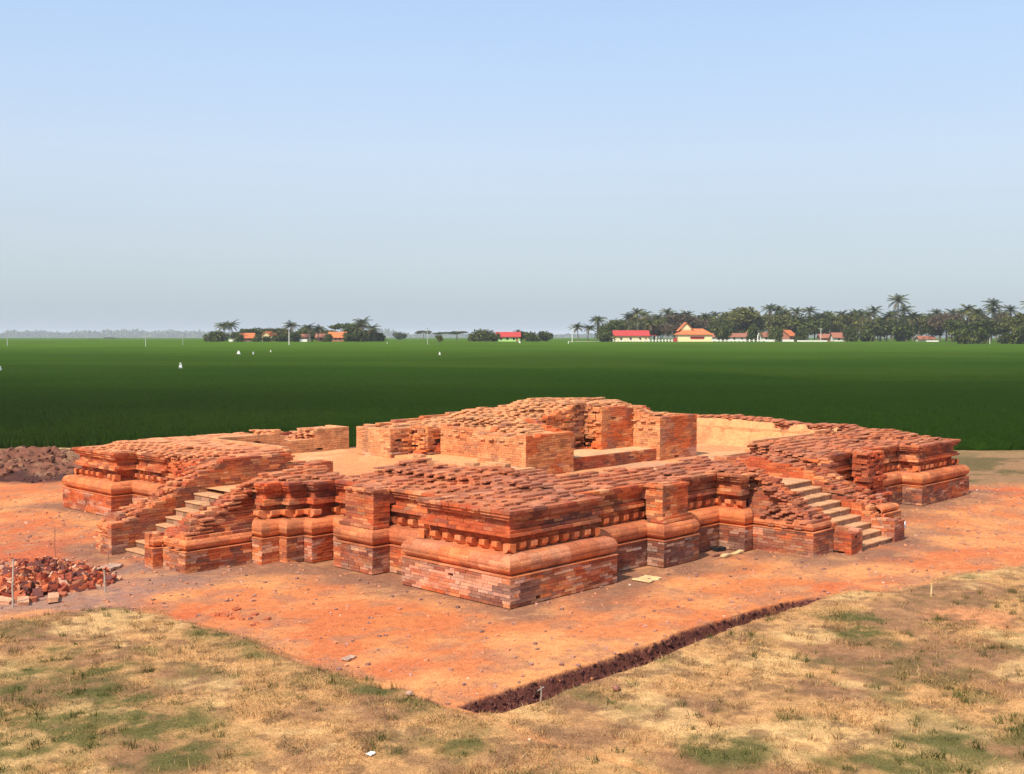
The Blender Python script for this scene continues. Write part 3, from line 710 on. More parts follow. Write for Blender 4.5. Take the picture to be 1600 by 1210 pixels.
def ground_col(x, y):
    z, r = fr(x, y)
    dirt = np.ones(x.shape+(3,))*np.array((.53, .165, .056))
    dirt = mixc(dirt, (.62, .26, .095), .8*ss(.42, .62, fbm(x*.33, y*.33, 120, 4)))
    dirt = mixc(dirt, (.50, .13, .046), .6*ss(.50, .72, fbm(x*.42+5, y*.42, 124, 4)))
    for q, (cx, cy, rr) in enumerate([(-3.5, 11.5, 2.2), (-4.5, 16, 2.4), (-6.5, 13, 2.0), (7.3, -4.0, .8), (8.6, -4.7, .6), (-3.1, -2.3, 1.1), (-4.6, -1.7, .7), (14, -5.8, 1.3), (-4.8, 4.4, .8), (-1.2, 14.8, 1.6), (27, -.4, 1.3), (-2.5, 18.5, 1.6), (-4, 13, 1.5)]):
        dirt = mixc(dirt, (.47, .10, .036), .6*blob(x, y, cx, cy, rr, 30+q))
    dirt = mixc(dirt, (.40, .115, .055), .85*blob(x, y, -4.3, 12.5, 4.2, 90)*(.4+.6*ss(.35, .6, fbm(x*.8, y*.8, 91, 4))))
    # trodden, greyer soil around the foot of the walls
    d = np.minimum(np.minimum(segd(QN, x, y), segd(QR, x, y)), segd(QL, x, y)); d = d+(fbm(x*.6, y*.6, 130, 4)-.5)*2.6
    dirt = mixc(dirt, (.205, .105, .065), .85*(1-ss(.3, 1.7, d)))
    dirt = mixc(dirt, (.24, .15, .12), .8*blob(x, y, -6.6, 8.0, 1.7, 50)+.0)
    dirt = mixc(dirt, (.26, .15, .115), .6*blob(x, y, -3.8, 8.6, 1.6, 51))
    dirt = mixc(dirt, (.33, .15, .08), .6*ss(.50, .66, fbm(x*1.7+2, y*1.7, 126, 5)))
    dirt = mixc(dirt, (.66, .31, .12), .30*ss(.55, .70, fbm(x*.9+y*.5, y*1.1-x*.4, 128, 5)))
    gm = grass_mask(x, y); ga = green_amt(x, y)
    straw = np.ones(x.shape+(3,))*np.array((.47, .245, .095))
    straw = mixc(straw, (.26, .125, .06), .9*ss(.42, .62, fbm(x*.6, y*.6, 140, 5)))
    straw = mixc(straw, (.57, .345, .14), .7*ss(.52, .70, fbm(x*.8+3, y*.8, 144, 4)))
    straw = mixc(straw, (.55, .22, .09), .8*blob(x, y, 5.8, -7.8, .9, 60))
    straw = straw*(.72+.56*fbm(x*6, y*6, 147, 3))[..., None]; straw = mixc(straw, (.17, .09, .045), .65*ss(.56, .70, fbm(x*2.4, y*2.4, 148, 4)))
    gr = mixc(straw, (.085, .082, .022), ga*.9*(.35+.65*ss(.35, .62, fbm(x*2.6, y*2.6, 146, 4))))
    c = mixc(dirt, 0, np.zeros(x.shape)); c = dirt*(1-gm[..., None])+gr*gm[..., None]
    c = mixc(c, (.115, .038, .028), np.clip(ditch(x, y)*7, 0, 1)*.97)
    bk = bank(x, y); bc = np.ones(x.shape+(3,))*np.array((.19, .075, .045)); bc = mixc(bc, (.075, .030, .024), ss(.45, .62, fbm(x*.5, y*.5, 150, 4))); bc = mixc(bc, (.30, .17, .09), .6*ss(.58, .72, fbm(x*.8, y*.8, 152, 4)))
    bm = np.clip(bk*3, 0, 1)*(r < 0); c = c*(1-bm[..., None])+bc*bm[..., None]
    # rough brown grass strip at the right back and bare edge of the field
    rg = ss(45.0, 46.2, z+(fbm(x*.4, y*.4, 160, 3)-.5)*2)*(r > 10); rgc = mixc(np.ones(x.shape+(3,))*np.array((.27, .145, .07)), (.13, .09, .035), ss(.45, .6, fbm(x*.5, y*.5, 161, 4)))
    c = c*(1-rg[..., None])+rgc*rg[..., None]
    eg = ss(55.5, 57.5, z); c = mixc(c, (.50, .33, .15), eg*(r < 0)*.85); c = mixc(c, (.26, .16, .07), eg*(r >= 0)*.6)
    c = mixc(c, (.02, .035, .006), ss(61, 70, z))
    return c
GC = ground_col(GX, GY)
nz_, nt_ = GX.shape; idx = np.arange(nz_*nt_).reshape(nz_, nt_)
F = np.stack([idx[:-1, :-1], idx[:-1, 1:], idx[1:, 1:], idx[1:, :-1]], -1).reshape(-1, 4)
GH = GH-np.where(Zg > 64, .12, 0)
me = npmesh('ground', np.stack([GX, GY, GH], -1).reshape(-1, 3), F, pcol=GC.reshape(-1, 3), smooth=True)
tag(link('ground', me, None, M['ground']), kind='structure')

# rice field: a crop surface knee-high above the soil
def rice_col(x, y):
    z, r = fr(x, y); c = np.ones(x.shape+(3,))*np.array((.0140, .0320, .0030))
    c = mixc(c, (.020, .048, .0030), ss(85, 190, z)); c = mixc(c, (.066, .125, .010), ss(150, 420, z))
    band = vn(z*.03+3, r*.005, 170)*.6+vn(z*.11, r*.012+5, 171)*.4; c = c*(.86+.28*band)[..., None]; c = mixc(c, (.060, .085, .010), .3*ss(.62, .72, vn(z*.035, r*.02, 176))*ss(90, 200, z))
    c = mixc(c, (.009, .016, .003), .6*(1-ss(-28, 4, r))*(1-ss(75, 150, z)))
    p = ss(.5, .7, fbm(x*.02, y*.02, 172, 4)); c = mixc(c, (.03, .05, .006), .25*p)
    return c
rz = [60.2]
while rz[-1] < 7400: z = rz[-1]; rz.append(z+max(.35, z*.012))
rz = np.array(rz); Zr, Tr = np.meshgrid(rz, np.linspace(-1.25, 1.25, 420), indexing='ij'); Rr = (Zr+ZO)*Tr
RX = CX+FW[0]*Zr+RT[0]*Rr; RY = CY+FW[1]*Zr+RT[1]*Rr
edge = (fbm(Rr[0]*.12, Rr[0]*0, 175, 4)-.5)*3.0-.045*np.clip(Rr[0]-12, 0, 20)
RX[:2] += FW[0]*edge; RY[:2] += FW[1]*edge
RH = ground_h(RX, RY)+.42+(fbm(RX*.9, RY*.9, 178, 3)-.5)*.22*(1-ss(150, 300, Zr))
RH[0] = ground_h(RX[0], RY[0])-.1; RX[0] = RX[1]; RY[0] = RY[1]
a_, b_ = RX.shape; idx = np.arange(a_*b_).reshape(a_, b_)
F = np.stack([idx[:-1, :-1], idx[:-1, 1:], idx[1:, 1:], idx[1:, :-1]], -1).reshape(-1, 4)
me = npmesh('rice_field', np.stack([RX, RY, RH], -1).reshape(-1, 3), F, pcol=rice_col(RX, RY).reshape(-1, 3), smooth=True)
tag(link('rice_field', me, None, M['rice']), kind='structure')

# blades: rice along the near margin, dry and green grass in the foreground
def blades(name, X, Y, Zb, hgt, wid, col, lean, m, kind='stuff', label=None, cat=None):
    n = len(X); a = rng.rand(n)*6.283; w = wid*(.6+.8*rng.rand(n)); h = hgt*(.5+.9*rng.rand(n)); l = lean*rng.rand(n)*h; la = rng.rand(n)*6.283
    V = np.zeros((n, 4, 3)); cx, cy = np.cos(a)*w/2, np.sin(a)*w/2
    V[:, 0] = np.stack([X-cx, Y-cy, Zb], -1); V[:, 1] = np.stack([X+cx, Y+cy, Zb], -1)
    tx = X+np.cos(la)*l; ty = Y+np.sin(la)*l
    V[:, 2] = np.stack([tx+cx*.25, ty+cy*.25, Zb+h], -1); V[:, 3] = np.stack([tx-cx*.25, ty-cy*.25, Zb+h], -1)
    me = npmesh(name, V.reshape(-1, 3), np.arange(4*n).reshape(-1, 4), col=col)
    o = link(name, me, None, m); return tag(o, label, cat, None, kind)
n = 26000; r_ = (rng.rand(n)-.5)*80; z_ = 60+rng.rand(n)**1.6*30; 
x_ = CX+FW[0]*z_+RT[0]*r_; y_ = CY+FW[1]*z_+RT[1]*r_
e_ = (fbm(r_*.12, r_*0, 175, 4)-.5)*3.0-.045*np.clip(r_-12, 0, 20); k = z_ > 60.2+e_; x_, y_ = x_[k], y_[k]
blades('rice_plants', x_, y_, ground_h(x_, y_)+.15, .42, .05, rice_col(x_, y_)*(1.0+1.2*rng.rand(len(x_), 1)), .5, M['blade'], label='dense green rice plants along the near margin of the field', cat='rice')
N = 500000; z_ = 11.5+rng.rand(N)**.8*21; r_ = (rng.rand(N)*2-1)*(z_*.62+2.5); x_ = CX+FW[0]*z_+RT[0]*r_; y_ = CY+FW[1]*z_+RT[1]*r_
gm = grass_mask(x_+rng.randn(N)*.22, y_+rng.randn(N)*.22)*np.clip(1-ditch(x_, y_)*6, 0, 1)*((y_ < -4.3) | (x_ < -4.9)); ga = green_amt(x_, y_); dn = .25+.75*ss(.3, .62, fbm(x_*1.3, y_*1.3, 190, 4)); bare = 1-.75*ss(.5, .66, fbm(x_*.6, y_*.6, 140, 5))
k = rng.rand(N) < gm*dn*bare*(1-.35*ss(17, 30, z_)); x_, y_, ga, z_ = x_[k], y_[k], ga[k], z_[k]; n = len(x_)
cs = np.array([(.56, .32, .125), (.46, .235, .09), (.68, .45, .20), (.34, .15, .07)])[rng.choice(4, n, p=[.4, .25, .2, .15])]
cg = np.array([(.065, .085, .016), (.11, .12, .024), (.035, .05, .010), (.19, .16, .045)])[rng.choice(4, n)]
gg = (rng.rand(n) < ga*.62+.05)[:, None]; cc = np.where(gg, cg, cs)*(.55+.75*rng.rand(n, 1))*(1-.55*ss(.54, .68, fbm(x_*2.4, y_*2.4, 148, 4)))[:, None]
ht = .022+.036*ss(.35, .7, fbm(x_*.9, y_*.9, 195, 3))*(1+.7*(1-ss(14, 18, z_)))
blades('dry_grass', x_, y_, ground_h(x_, y_)-.008, ht, .009, cc, 2.0, M['blade'], label='short dry straw and green grass over the foreground', cat='grass')
NC = 1500; zc = 12+rng.rand(NC)**.9*14; rc = (rng.rand(NC)*2-1)*(zc*.52+1); xc = CX+FW[0]*zc+RT[0]*rc; yc = CY+FW[1]*zc+RT[1]*rc
k = (grass_mask(xc, yc) > .6) & (ditch(xc, yc) < .02); xc, yc = xc[k], yc[k]; NB = 26; m_ = len(xc); xx = np.repeat(xc, NB)+rng.randn(m_*NB)*.055; yy = np.repeat(yc, NB)+rng.randn(m_*NB)*.055
gc = np.repeat((rng.rand(m_) < green_amt(xc, yc)*.7+.15), NB)[:, None]; n = m_*NB; tcs = np.repeat(rng.rand(m_), NB)[:, None]
cc = np.where(gc, np.array([(.09, .115, .022), (.14, .15, .035), (.05, .065, .014)])[rng.choice(3, n)], np.array([(.50, .30, .12), (.64, .43, .19), (.30, .14, .06)])[rng.choice(3, n, p=[.4, .3, .3])])*(.6+.6*rng.rand(n, 1))*(.7+.4*tcs)
blades('grass_tufts', xx, yy, ground_h(xx, yy)-.01, np.repeat(.05+.075*rng.rand(m_)**1.5, NB), .010, cc, 1.1, M['blade'], label='scattered coarser tufts standing above the short foreground grass', cat='grass')
# crumbs of brick and pebbles lying on the bare soil
N = 17000; x_ = rng.rand(N)*40-12; y_ = rng.rand(N)*36-10; k = (grass_mask(x_, y_) < .5+.3*rng.rand(N)) & ~inpoly(QN, x_, y_) & ~inpoly(QR, x_, y_) & ~inpoly(QL, x_, y_) & ~inpoly([(0, 0), (25, 0), (25, 22), (0, 22)], x_, y_)
x_, y_ = x_[k], y_[k]; n = len(x_); s_ = .007+.030*rng.rand(n)**4; mb = MB()
cc = np.array([(.55, .22, .11), (.40, .2, .14), (.60, .42, .30), (.25, .13, .1)])[rng.choice(4, n, p=[.4, .32, .03, .25])]
mb.boxes(np.column_stack([x_, y_, ground_h(x_, y_)+s_*.4]), np.column_stack([s_*1.3, s_, s_*.6]), rng.rand(n)*6, cc, jit=.02)
o = mb.build('brick_crumbs', M['brick']); tag(o, 'small brick crumbs and pebbles scattered on the orange soil', 'rubble', None, 'stuff')

N = 5000; x_ = rng.rand(N)*12.4-5.8; y_ = -4.4+(rng.rand(N)-.42)*1.7; k = ditch(x_, y_) > .12+.5*rng.rand(N)*(y_ < -4.5); x_, y_ = x_[k], y_[k]; n = len(x_); s_ = .010+.028*rng.rand(n)**2; mb = MB()
mb.boxes(np.column_stack([x_, y_, ground_h(x_, y_)+s_*.3]), np.column_stack([s_*1.2, s_, s_*.6]), rng.rand(n)*6, np.array((.10, .036, .028))*(.6+.9*rng.rand(n, 1)), jit=.02, tilt=.5)
tag(mb.build('soil_clods', M['ground']), 'dark clods of damp soil along the sides of the ditch', 'soil', None, 'stuff')
N = 1500; z_ = 46+rng.rand(N)*11; r_ = -17-rng.rand(N)*13; x_ = CX+FW[0]*z_+RT[0]*r_; y_ = CY+FW[1]*z_+RT[1]*r_; k = bank(x_, y_) > .3; x_, y_ = x_[k], y_[k]; n = len(x_); s_ = .02+.08*rng.rand(n)**4; mb = MB()
mb.boxes(np.column_stack([x_, y_, ground_h(x_, y_)+s_*.3]), np.column_stack([s_*1.2, s_, s_*.7]), rng.rand(n)*6, np.array([(.11, .045, .030), (.18, .075, .045), (.30, .15, .085)])[rng.choice(3, n, p=[.6, .32, .08])], jit=.05, tilt=.5)
tag(mb.build('bank_rubble', M['ground']), 'lumps of dug earth and stones on the dark bank at the left back', 'soil', None, 'stuff')
# ------------------------------------------------------------------ rubble heap and loose bricks at the left
mb = MB(); n = 3600; hx = rng.randn(n)*1.0; hy = rng.randn(n)*.72; r2 = np.hypot(hx/2.1, hy/1.45); k = r2 < 1; hx, hy, r2 = hx[k], hy[k], r2[k]
HX, HY = -6.45, 10.1; c_, s2_ = math.cos(-.5), math.sin(-.5)
px_ = HX+hx*c_-hy*s2_; py_ = HY+hx*s2_+hy*c_; hz = .47*(1-r2**1.6)*(.8+.4*vn(hx*2, hy*2, 77))+.05*rng.rand(len(hx))
n = len(px_); sz = .025+.075*rng.rand(n)**1.6
cc = np.array([(.46, .12, .05), (.52, .20, .10), (.30, .07, .04), (.14, .05, .04), (.56, .32, .20)])[rng.choice(5, n, p=[.26, .12, .28, .28, .06])]
mb.boxes(np.column_stack([px_, py_, hz+.02]), np.column_stack([sz*1.3, sz, sz*.6]), rng.rand(n)*6, cc, jit=.05, tilt=.6)
g = []
for i in range(25):
    pass
th = np.linspace(0, 2*math.pi, 41)[:-1]; rr = np.linspace(0, 1, 12)
V = []; 
for r0 in rr:
    for t0 in th:
        lx, ly = 2.15*r0*math.cos(t0), 1.5*r0*math.sin(t0); V.append((HX+lx*c_-ly*s2_, HY+lx*s2_+ly*c_, .42*(1-r0**1.5)-.03))
F = [[i*40+j, i*40+(j+1) % 40, (i+1)*40+(j+1) % 40, (i+1)*40+j] for i in range(11) for j in range(40)]
mb.quads(V, F, (.22, .07, .045))
tag(mb.build('brick_rubble_heap', M['brick']), 'heap of broken red bricks and soil at the left edge beside the stakes', 'rubble heap', None, 'stuff')
lm = MB(); lm.boxes([(0, 0, .04)], [(.14, .09, .04)], None, (.60, .30, .17), jit=.03); lmesh = lm.mesh('brick'); lmesh.materials.append(M['brick'])
lm = MB(); lm.boxes([(0, 0, .03)], [(.11, .08, .035)], None, (.44, .13, .06), jit=.035); lmesh2 = lm.mesh('brick'); lmesh2.materials.append(M['brick'])
def loose(lx, ly, label, group=None, s=1., m=None):
    o = bpy.data.objects.new('loose_brick', m or random.choice([lmesh, lmesh2])); C.objects.link(o); o.location = (lx, ly, float(ground_h(np.array(lx), np.array(ly)))); o.rotation_euler = (random.uniform(-.2, .2), random.uniform(-.2, .2), random.uniform(0, 6)); o.scale = (s, s, s)
    return tag(o, label, 'brick', group)
G1 = 'loose bricks fallen in front of the rubble heap'
for i, (lx, ly) in enumerate([(-7.5, 8.6), (-7.25, 8.2), (-6.95, 8.35), (-6.6, 8.1), (-6.3, 8.3), (-7.1, 8.75), (-5.75, 8.6), (-6.7, 7.9), (-5.2, 8.7), (-4.6, 9.1)]):
    loose(lx, ly, 'loose broken brick lying on grey soil at the foot of the rubble heap', G1, random.uniform(.9, 1.4))
G2 = 'brick lumps on the orange soil near the left grass edge'
for i in range(12):
    loose(-4.44+random.uniform(-.35, .35)+.0, 3.57+random.uniform(-.9, .9), 'small red brick lump in the scatter beside the left grass edge', G2, random.uniform(.45, .8), lmesh2)

# ------------------------------------------------------------------ stakes, boards and other small things
def gz(x, y): return float(ground_h(np.array(float(x)), np.array(float(y))))
def stake(x, y, h, r, label, m='wood', lean=(0, 0), cross=False, name='wooden_stake'):
    mb = MB(); n = 5; pts = [(lean[0]*t+.01*math.sin(t*9), lean[1]*t, -.15+(h+.15)*t) for t in np.linspace(0, 1, n)]
    mb.tube(pts, [r*(1-.2*i/n) for i in range(n)], 7); mb.boxes([(lean[0], lean[1], h)], [(r*.8, r*.8, r*.3)])
    if cross: mb.tube([(-.09+lean[0]*.9, 0, h*.88), (.09+lean[0]*.9, .02, h*.93)], r*.7, 6)
    o = mb.build(name, M[m]); o.location = (x, y, gz(x, y)); return tag(o, label, 'stake')
stake(-7.55, 8.05, 1.05, .022, 'tall thin pale stake in front of the rubble heap at the left edge', lean=(.06, .05))
stake(-5.45, 7.9, .52, .024, 'short grey stake just right of the rubble heap', lean=(-.02, .01))
stake(-4.3, 13.1, .85, .010, 'thin reddish rod standing in red soil behind the rubble heap', 'redwood')
stake(-4.0, 10.65, .45, .010, 'thin rod with a pale tip beside the flat slab by the left stairs', 'redwood')
stake(7.13, -6.42, .28, .024, 'short yellow stake on the right-hand grass', 'board')
stake(-4.05, -4.60, .42, .012, 'pale peg with a short crossbar standing in the dark ditch', 'wood', cross=True)
stake(.64, -5.5, .20, .015, 'small brown peg in the dry grass below the ditch', 'redwood')
def board(name, x, y, sx_, sy_, sz_, rz, m, label, cat):
    mb = MB(); n = 6
    V = []; F = []
    for i in range(n+1):
        t = i/n-.5; w = sy_/2*(1+.12*math.sin(i*2.1)); bz = .02*math.sin(i*1.3)*sx_
        V += [(t*sx_, -w, bz), (t*sx_, w, bz+.01), (t*sx_, w, bz+sz_), (t*sx_, -w, bz+sz_)]
    for i in range(n):
        a = i*4; F += [[a+j, a+(j+1) % 4, a+4+(j+1) % 4, a+4+j] for j in range(4)]
    F += [[0, 3, 2, 1], [n*4, n*4+1, n*4+2, n*4+3]]
    mb.quads(V, F, (.5, .4, .3)); o = mb.build(name, M[m]); o.location = (x, y, gz(x, y)+.015); o.rotation_euler = (0, 0, rz); return tag(o, label, cat)
board('flat_board', 4.6, -.3, .62, .5, .02, .1, 'board', 'flat yellow board lying on the soil right of the near corner', 'board')
board('plank', 8.75, -.1, 1.0, .14, .05, .02, 'board', 'narrow yellow plank on the ground before the right stair shoulder', 'plank')
board('plank', 8.5, .1, .7, .08, .04, -.15, 'redwood', 'dark narrow plank lying just behind the yellow plank', 'plank')
board('dark_bag', 9.05, .52, .34, .22, .09, -.2, 'dark', 'small black bag against the wall in the right recess', 'bag')
board('flat_slab', -4.0, 10.55, .55, .42, .06, .5, 'slab', 'pale flat slab on the soil before the left stairs', 'slab')
board('cement_bag', 15.9, -1.55, .9, .4, .14, .3, 'cloth', 'pale cloth sack lying beside the right stair wing', 'sack')
board('flat_stone', -4.85, -.47, .28, .16, .03, .3, 'slab', 'flat pale stone on the orange soil left of the ditch end', 'stone')
board('plastic_scrap', -7.85, -4.8, .12, .09, .015, .3, 'cloth', 'small white plastic scrap on the grass near the bottom edge', 'scrap')
def rock(x, y, s, label, m='slab'):
    mb = MB(); mb.boxes([(0, 0, s*.5)], [(s*.7, s*.55, s*.5)], None, (.5, .4, .3), jit=s*.5)
    o = mb.build('stone', M[m]); bv = o.modifiers.new('s', 'SUBSURF'); bv.levels = bv.render_levels = 2; o.location = (x, y, gz(x, y)-.01); tag(o, label, 'stone')
rock(-5.6, -3.05, .11, 'round grey stone left of the lower end of the ditch')
rock(-3.3, -5.6, .12, 'brown round stone in dry grass below the ditch', 'redwood')
# ------------------------------------------------------------------ far side of the field: trees
def leafcol(n, pal, v=.3): return np.array(pal)[rng.choice(len(pal), n)]*(1-v/2+v*rng.rand(n, 1))
GPAL = [(.045, .06, .012), (.08, .10, .02), (.16, .17, .04), (.02, .028, .01)]
OPAL = [(.12, .13, .03), (.08, .09, .02), (.22, .20, .05), (.035, .04, .014)]
BPAL = [(.13, .085, .055), (.09, .07, .04), (.17, .12, .07), (.06, .05, .03)]
def crown_mesh(name, lobes, n, leaf, pal):
    V = []; 
    w = np.array([l[3]*l[4]*l[5] for l in lobes])**.67; w /= w.sum(); pick = rng.choice(len(lobes), n, p=w); L = np.array(lobes)[pick]
    d = rng.randn(n, 3); d /= np.linalg.norm(d, axis=1)[:, None]; r = rng.rand(n)**.33*(.7+.45*rng.rand(n))
    P = L[:, :3]+d*r[:, None]*L[:, 3:6]
    P[:, 2] = np.maximum(P[:, 2], .4)
    u = rng.randn(n, 3); u /= np.linalg.norm(u, axis=1)[:, None]; v = np.cross(u, rng.randn(n, 3)); v /= np.linalg.norm(v, axis=1)[:, None]
    s = (leaf*(.5+.9*rng.rand(n)))[:, None]; V = np.stack([P-u*s, P-v*s*.55, P+u*s, P+v*s*.55], 1)
    shade = leafcol(n, pal, .5)
    return npmesh(name, V.reshape(-1, 3), np.arange(4*n).reshape(-1, 4), col=shade)
def tree_kind(kind):
    r = random.random
    if kind == 'round': lobes = [((r()-.5)*4, (r()-.5)*4, 5.5+(r()-.3)*4.5, 2.2+r(), 2.2+r(), 1.7+r()) for _ in range(10)]; n = 2600; pal = GPAL; tr = 4
    elif kind == 'olive': lobes = [((r()-.5)*6, (r()-.5)*5, 6+(r()-.4)*4.5, 1.9+r(), 1.9+r(), 1.3+.6*r()) for _ in range(12)]; n = 2300; pal = OPAL; tr = 5
    elif kind == 'brown': lobes = [((r()-.5)*10, (r()-.5)*7, 6.8+(r()-.5)*3.4-0, 2.6+r(), 2.2+r(), 1.4+.7*r()) for _ in range(14)]; n = 3000; pal = BPAL; tr = 6
    elif kind == 'flat': lobes = [((r()-.5)*9, (r()-.5)*7, 6.4+(r()-.5)*1.2, 2+r(), 2+r(), .7+.4*r()) for _ in range(9)]; n = 1300; pal = GPAL; tr = 6
    elif kind == 'bush': lobes = [((r()-.5)*5.5, (r()-.5)*3.5, 1.8+(r()-.3)*2.2, 1.6+r(), 1.6+r(), 1.3+.8*r()) for _ in range(9)]; n = 2200; pal = GPAL; tr = 1.5
    else: lobes = [((r()-.5)*2, (r()-.5)*2, 4.2+(r()-.5)*2, 1.4+r()*.6, 1.4+r()*.6, 1+.5*r()) for _ in range(5)]; n = 700; pal = OPAL; tr = 3
    cm = crown_mesh('crown', lobes, n, .42 if kind != 'thin' else .35, pal); cm.materials.append(M['leaf'])
    mb = MB(); b = (0.2*(r()-.5), .2*(r()-.5), tr); mb.tube([(0, 0, -.6), (b[0]*.5, b[1]*.5, tr*.5), b], [.34, .27, .22], 7)
    for l in lobes[:6]: mb.tube([b, ((b[0]+l[0])/2, (b[1]+l[1])/2, (tr+l[2])/2+.3), (l[0], l[1], l[2]+.3)], [.17, .11, .05], 5)
    tm = mb.mesh('trunk'); tm.materials.append(M['bark']); top = max(l[2]+l[5] for l in lobes)
    wid = max(l[0]+l[3] for l in lobes)-min(l[0]-l[3] for l in lobes)
    return cm, tm, top, wid
def palm_kind(H, nf=24, droop=1.0, pal=((.05, .065, .016), (.09, .10, .022), (.16, .16, .04), (.025, .032, .012))):
    mb = MB(); bx, by = random.uniform(-.12, .12)*H, random.uniform(-.12, .12)*H
    pts = [(bx*t*t, by*t*t, -.6+(H+.6)*t) for t in np.linspace(0, 1, 8)]; mb.tube(pts, [.26-.10*i/7 for i in range(8)], 7)
    tm = mb.mesh('trunk'); tm.materials.append(M['bark'])
    V = []; col = []
    for f in range(nf):
        az = f*2.399+random.random()*.5; el = 1.4-1.95*(f/nf)+random.uniform(-.15, .15); Lf = random.uniform(3.6, 4.8)*(1 if f > 3 else .7)
        base = np.array([bx, by, H]); pcol = np.array(random.choice(pal))*random.uniform(.8, 1.2)
        if f > nf*.8 and random.random() < .5: pcol = np.array((.16, .12, .055))
        pos = base.copy(); e = el; K = 12; side = np.array([-math.sin(az), math.cos(az), 0])
        for k in range(K):
            dr = np.array([math.cos(az)*math.cos(e), math.sin(az)*math.cos(e), math.sin(e)]); nx = pos+dr*Lf/K
            ll = (.95*math.sin(math.pi*(k+1.2)/(K+1.5))+.15)
            for s in (-1, 1):
                tip = (pos+nx)/2+side*s*ll*.75+dr*.28+np.array([0, 0, -.45*ll-.1*random.random()])
                V += [pos, nx-(nx-pos)*.15, tip+dr*.05, tip-dr*.03]; col.append(pcol*random.uniform(.8, 1.2))
            V += [pos+side*.03, pos-side*.03, nx-side*.03, nx+side*.03]; col.append(pcol*.9)
            pos = nx; e -= (.065+.045*random.random())*droop
    V = np.array(V); fm = npmesh('crown', V, np.arange(len(V)).reshape(-1, 4), col=np.array(col)); fm.materials.append(M['leaf'])
    return fm, tm, H+2.3, 8
TK = {k: [tree_kind(k) for _ in range(v)] for k, v in (('round', 3), ('olive', 3), ('brown', 2), ('flat', 2), ('bush', 3), ('thin', 2))}
PK = [palm_kind(9), palm_kind(12), palm_kind(14, 20), palm_kind(11, 26, 1.2), palm_kind(15, 22, .85)]
NAMES = {'round': 'leafy_tree', 'olive': 'leafy_tree', 'brown': 'leafy_tree', 'flat': 'spreading_tree', 'bush': 'bush', 'thin': 'sapling', 'palm': 'coconut_palm'}
CAT = {'round': 'tree', 'olive': 'tree', 'brown': 'tree', 'flat': 'tree', 'bush': 'bush', 'thin': 'tree', 'palm': 'palm tree'}
def plant(kind, px, topy, z, label, group=None, wpx=None):
    p = at(px, z); g = gz(*p); hm = (527-topy)/FPX*z+CH-g
    cm, tm, top, wid = random.choice(PK if kind == 'palm' else TK[kind])
    if kind == 'palm': cm, tm, top, wid = min(PK, key=lambda k: abs(k[2]-hm)+random.random()*2.5)
    s = hm/top; sw = s if wpx is None else wpx/FPX*z/wid
    if kind == 'palm': sw = (.5*s+.5)*1.22
    e = empty(NAMES[kind], (p[0], p[1], g), random.random()*6.28, label=label, cat=CAT[kind], group=group); e.scale = (sw, sw, s)
    link('crown', cm, e); link('trunk', tm, e)
    return e
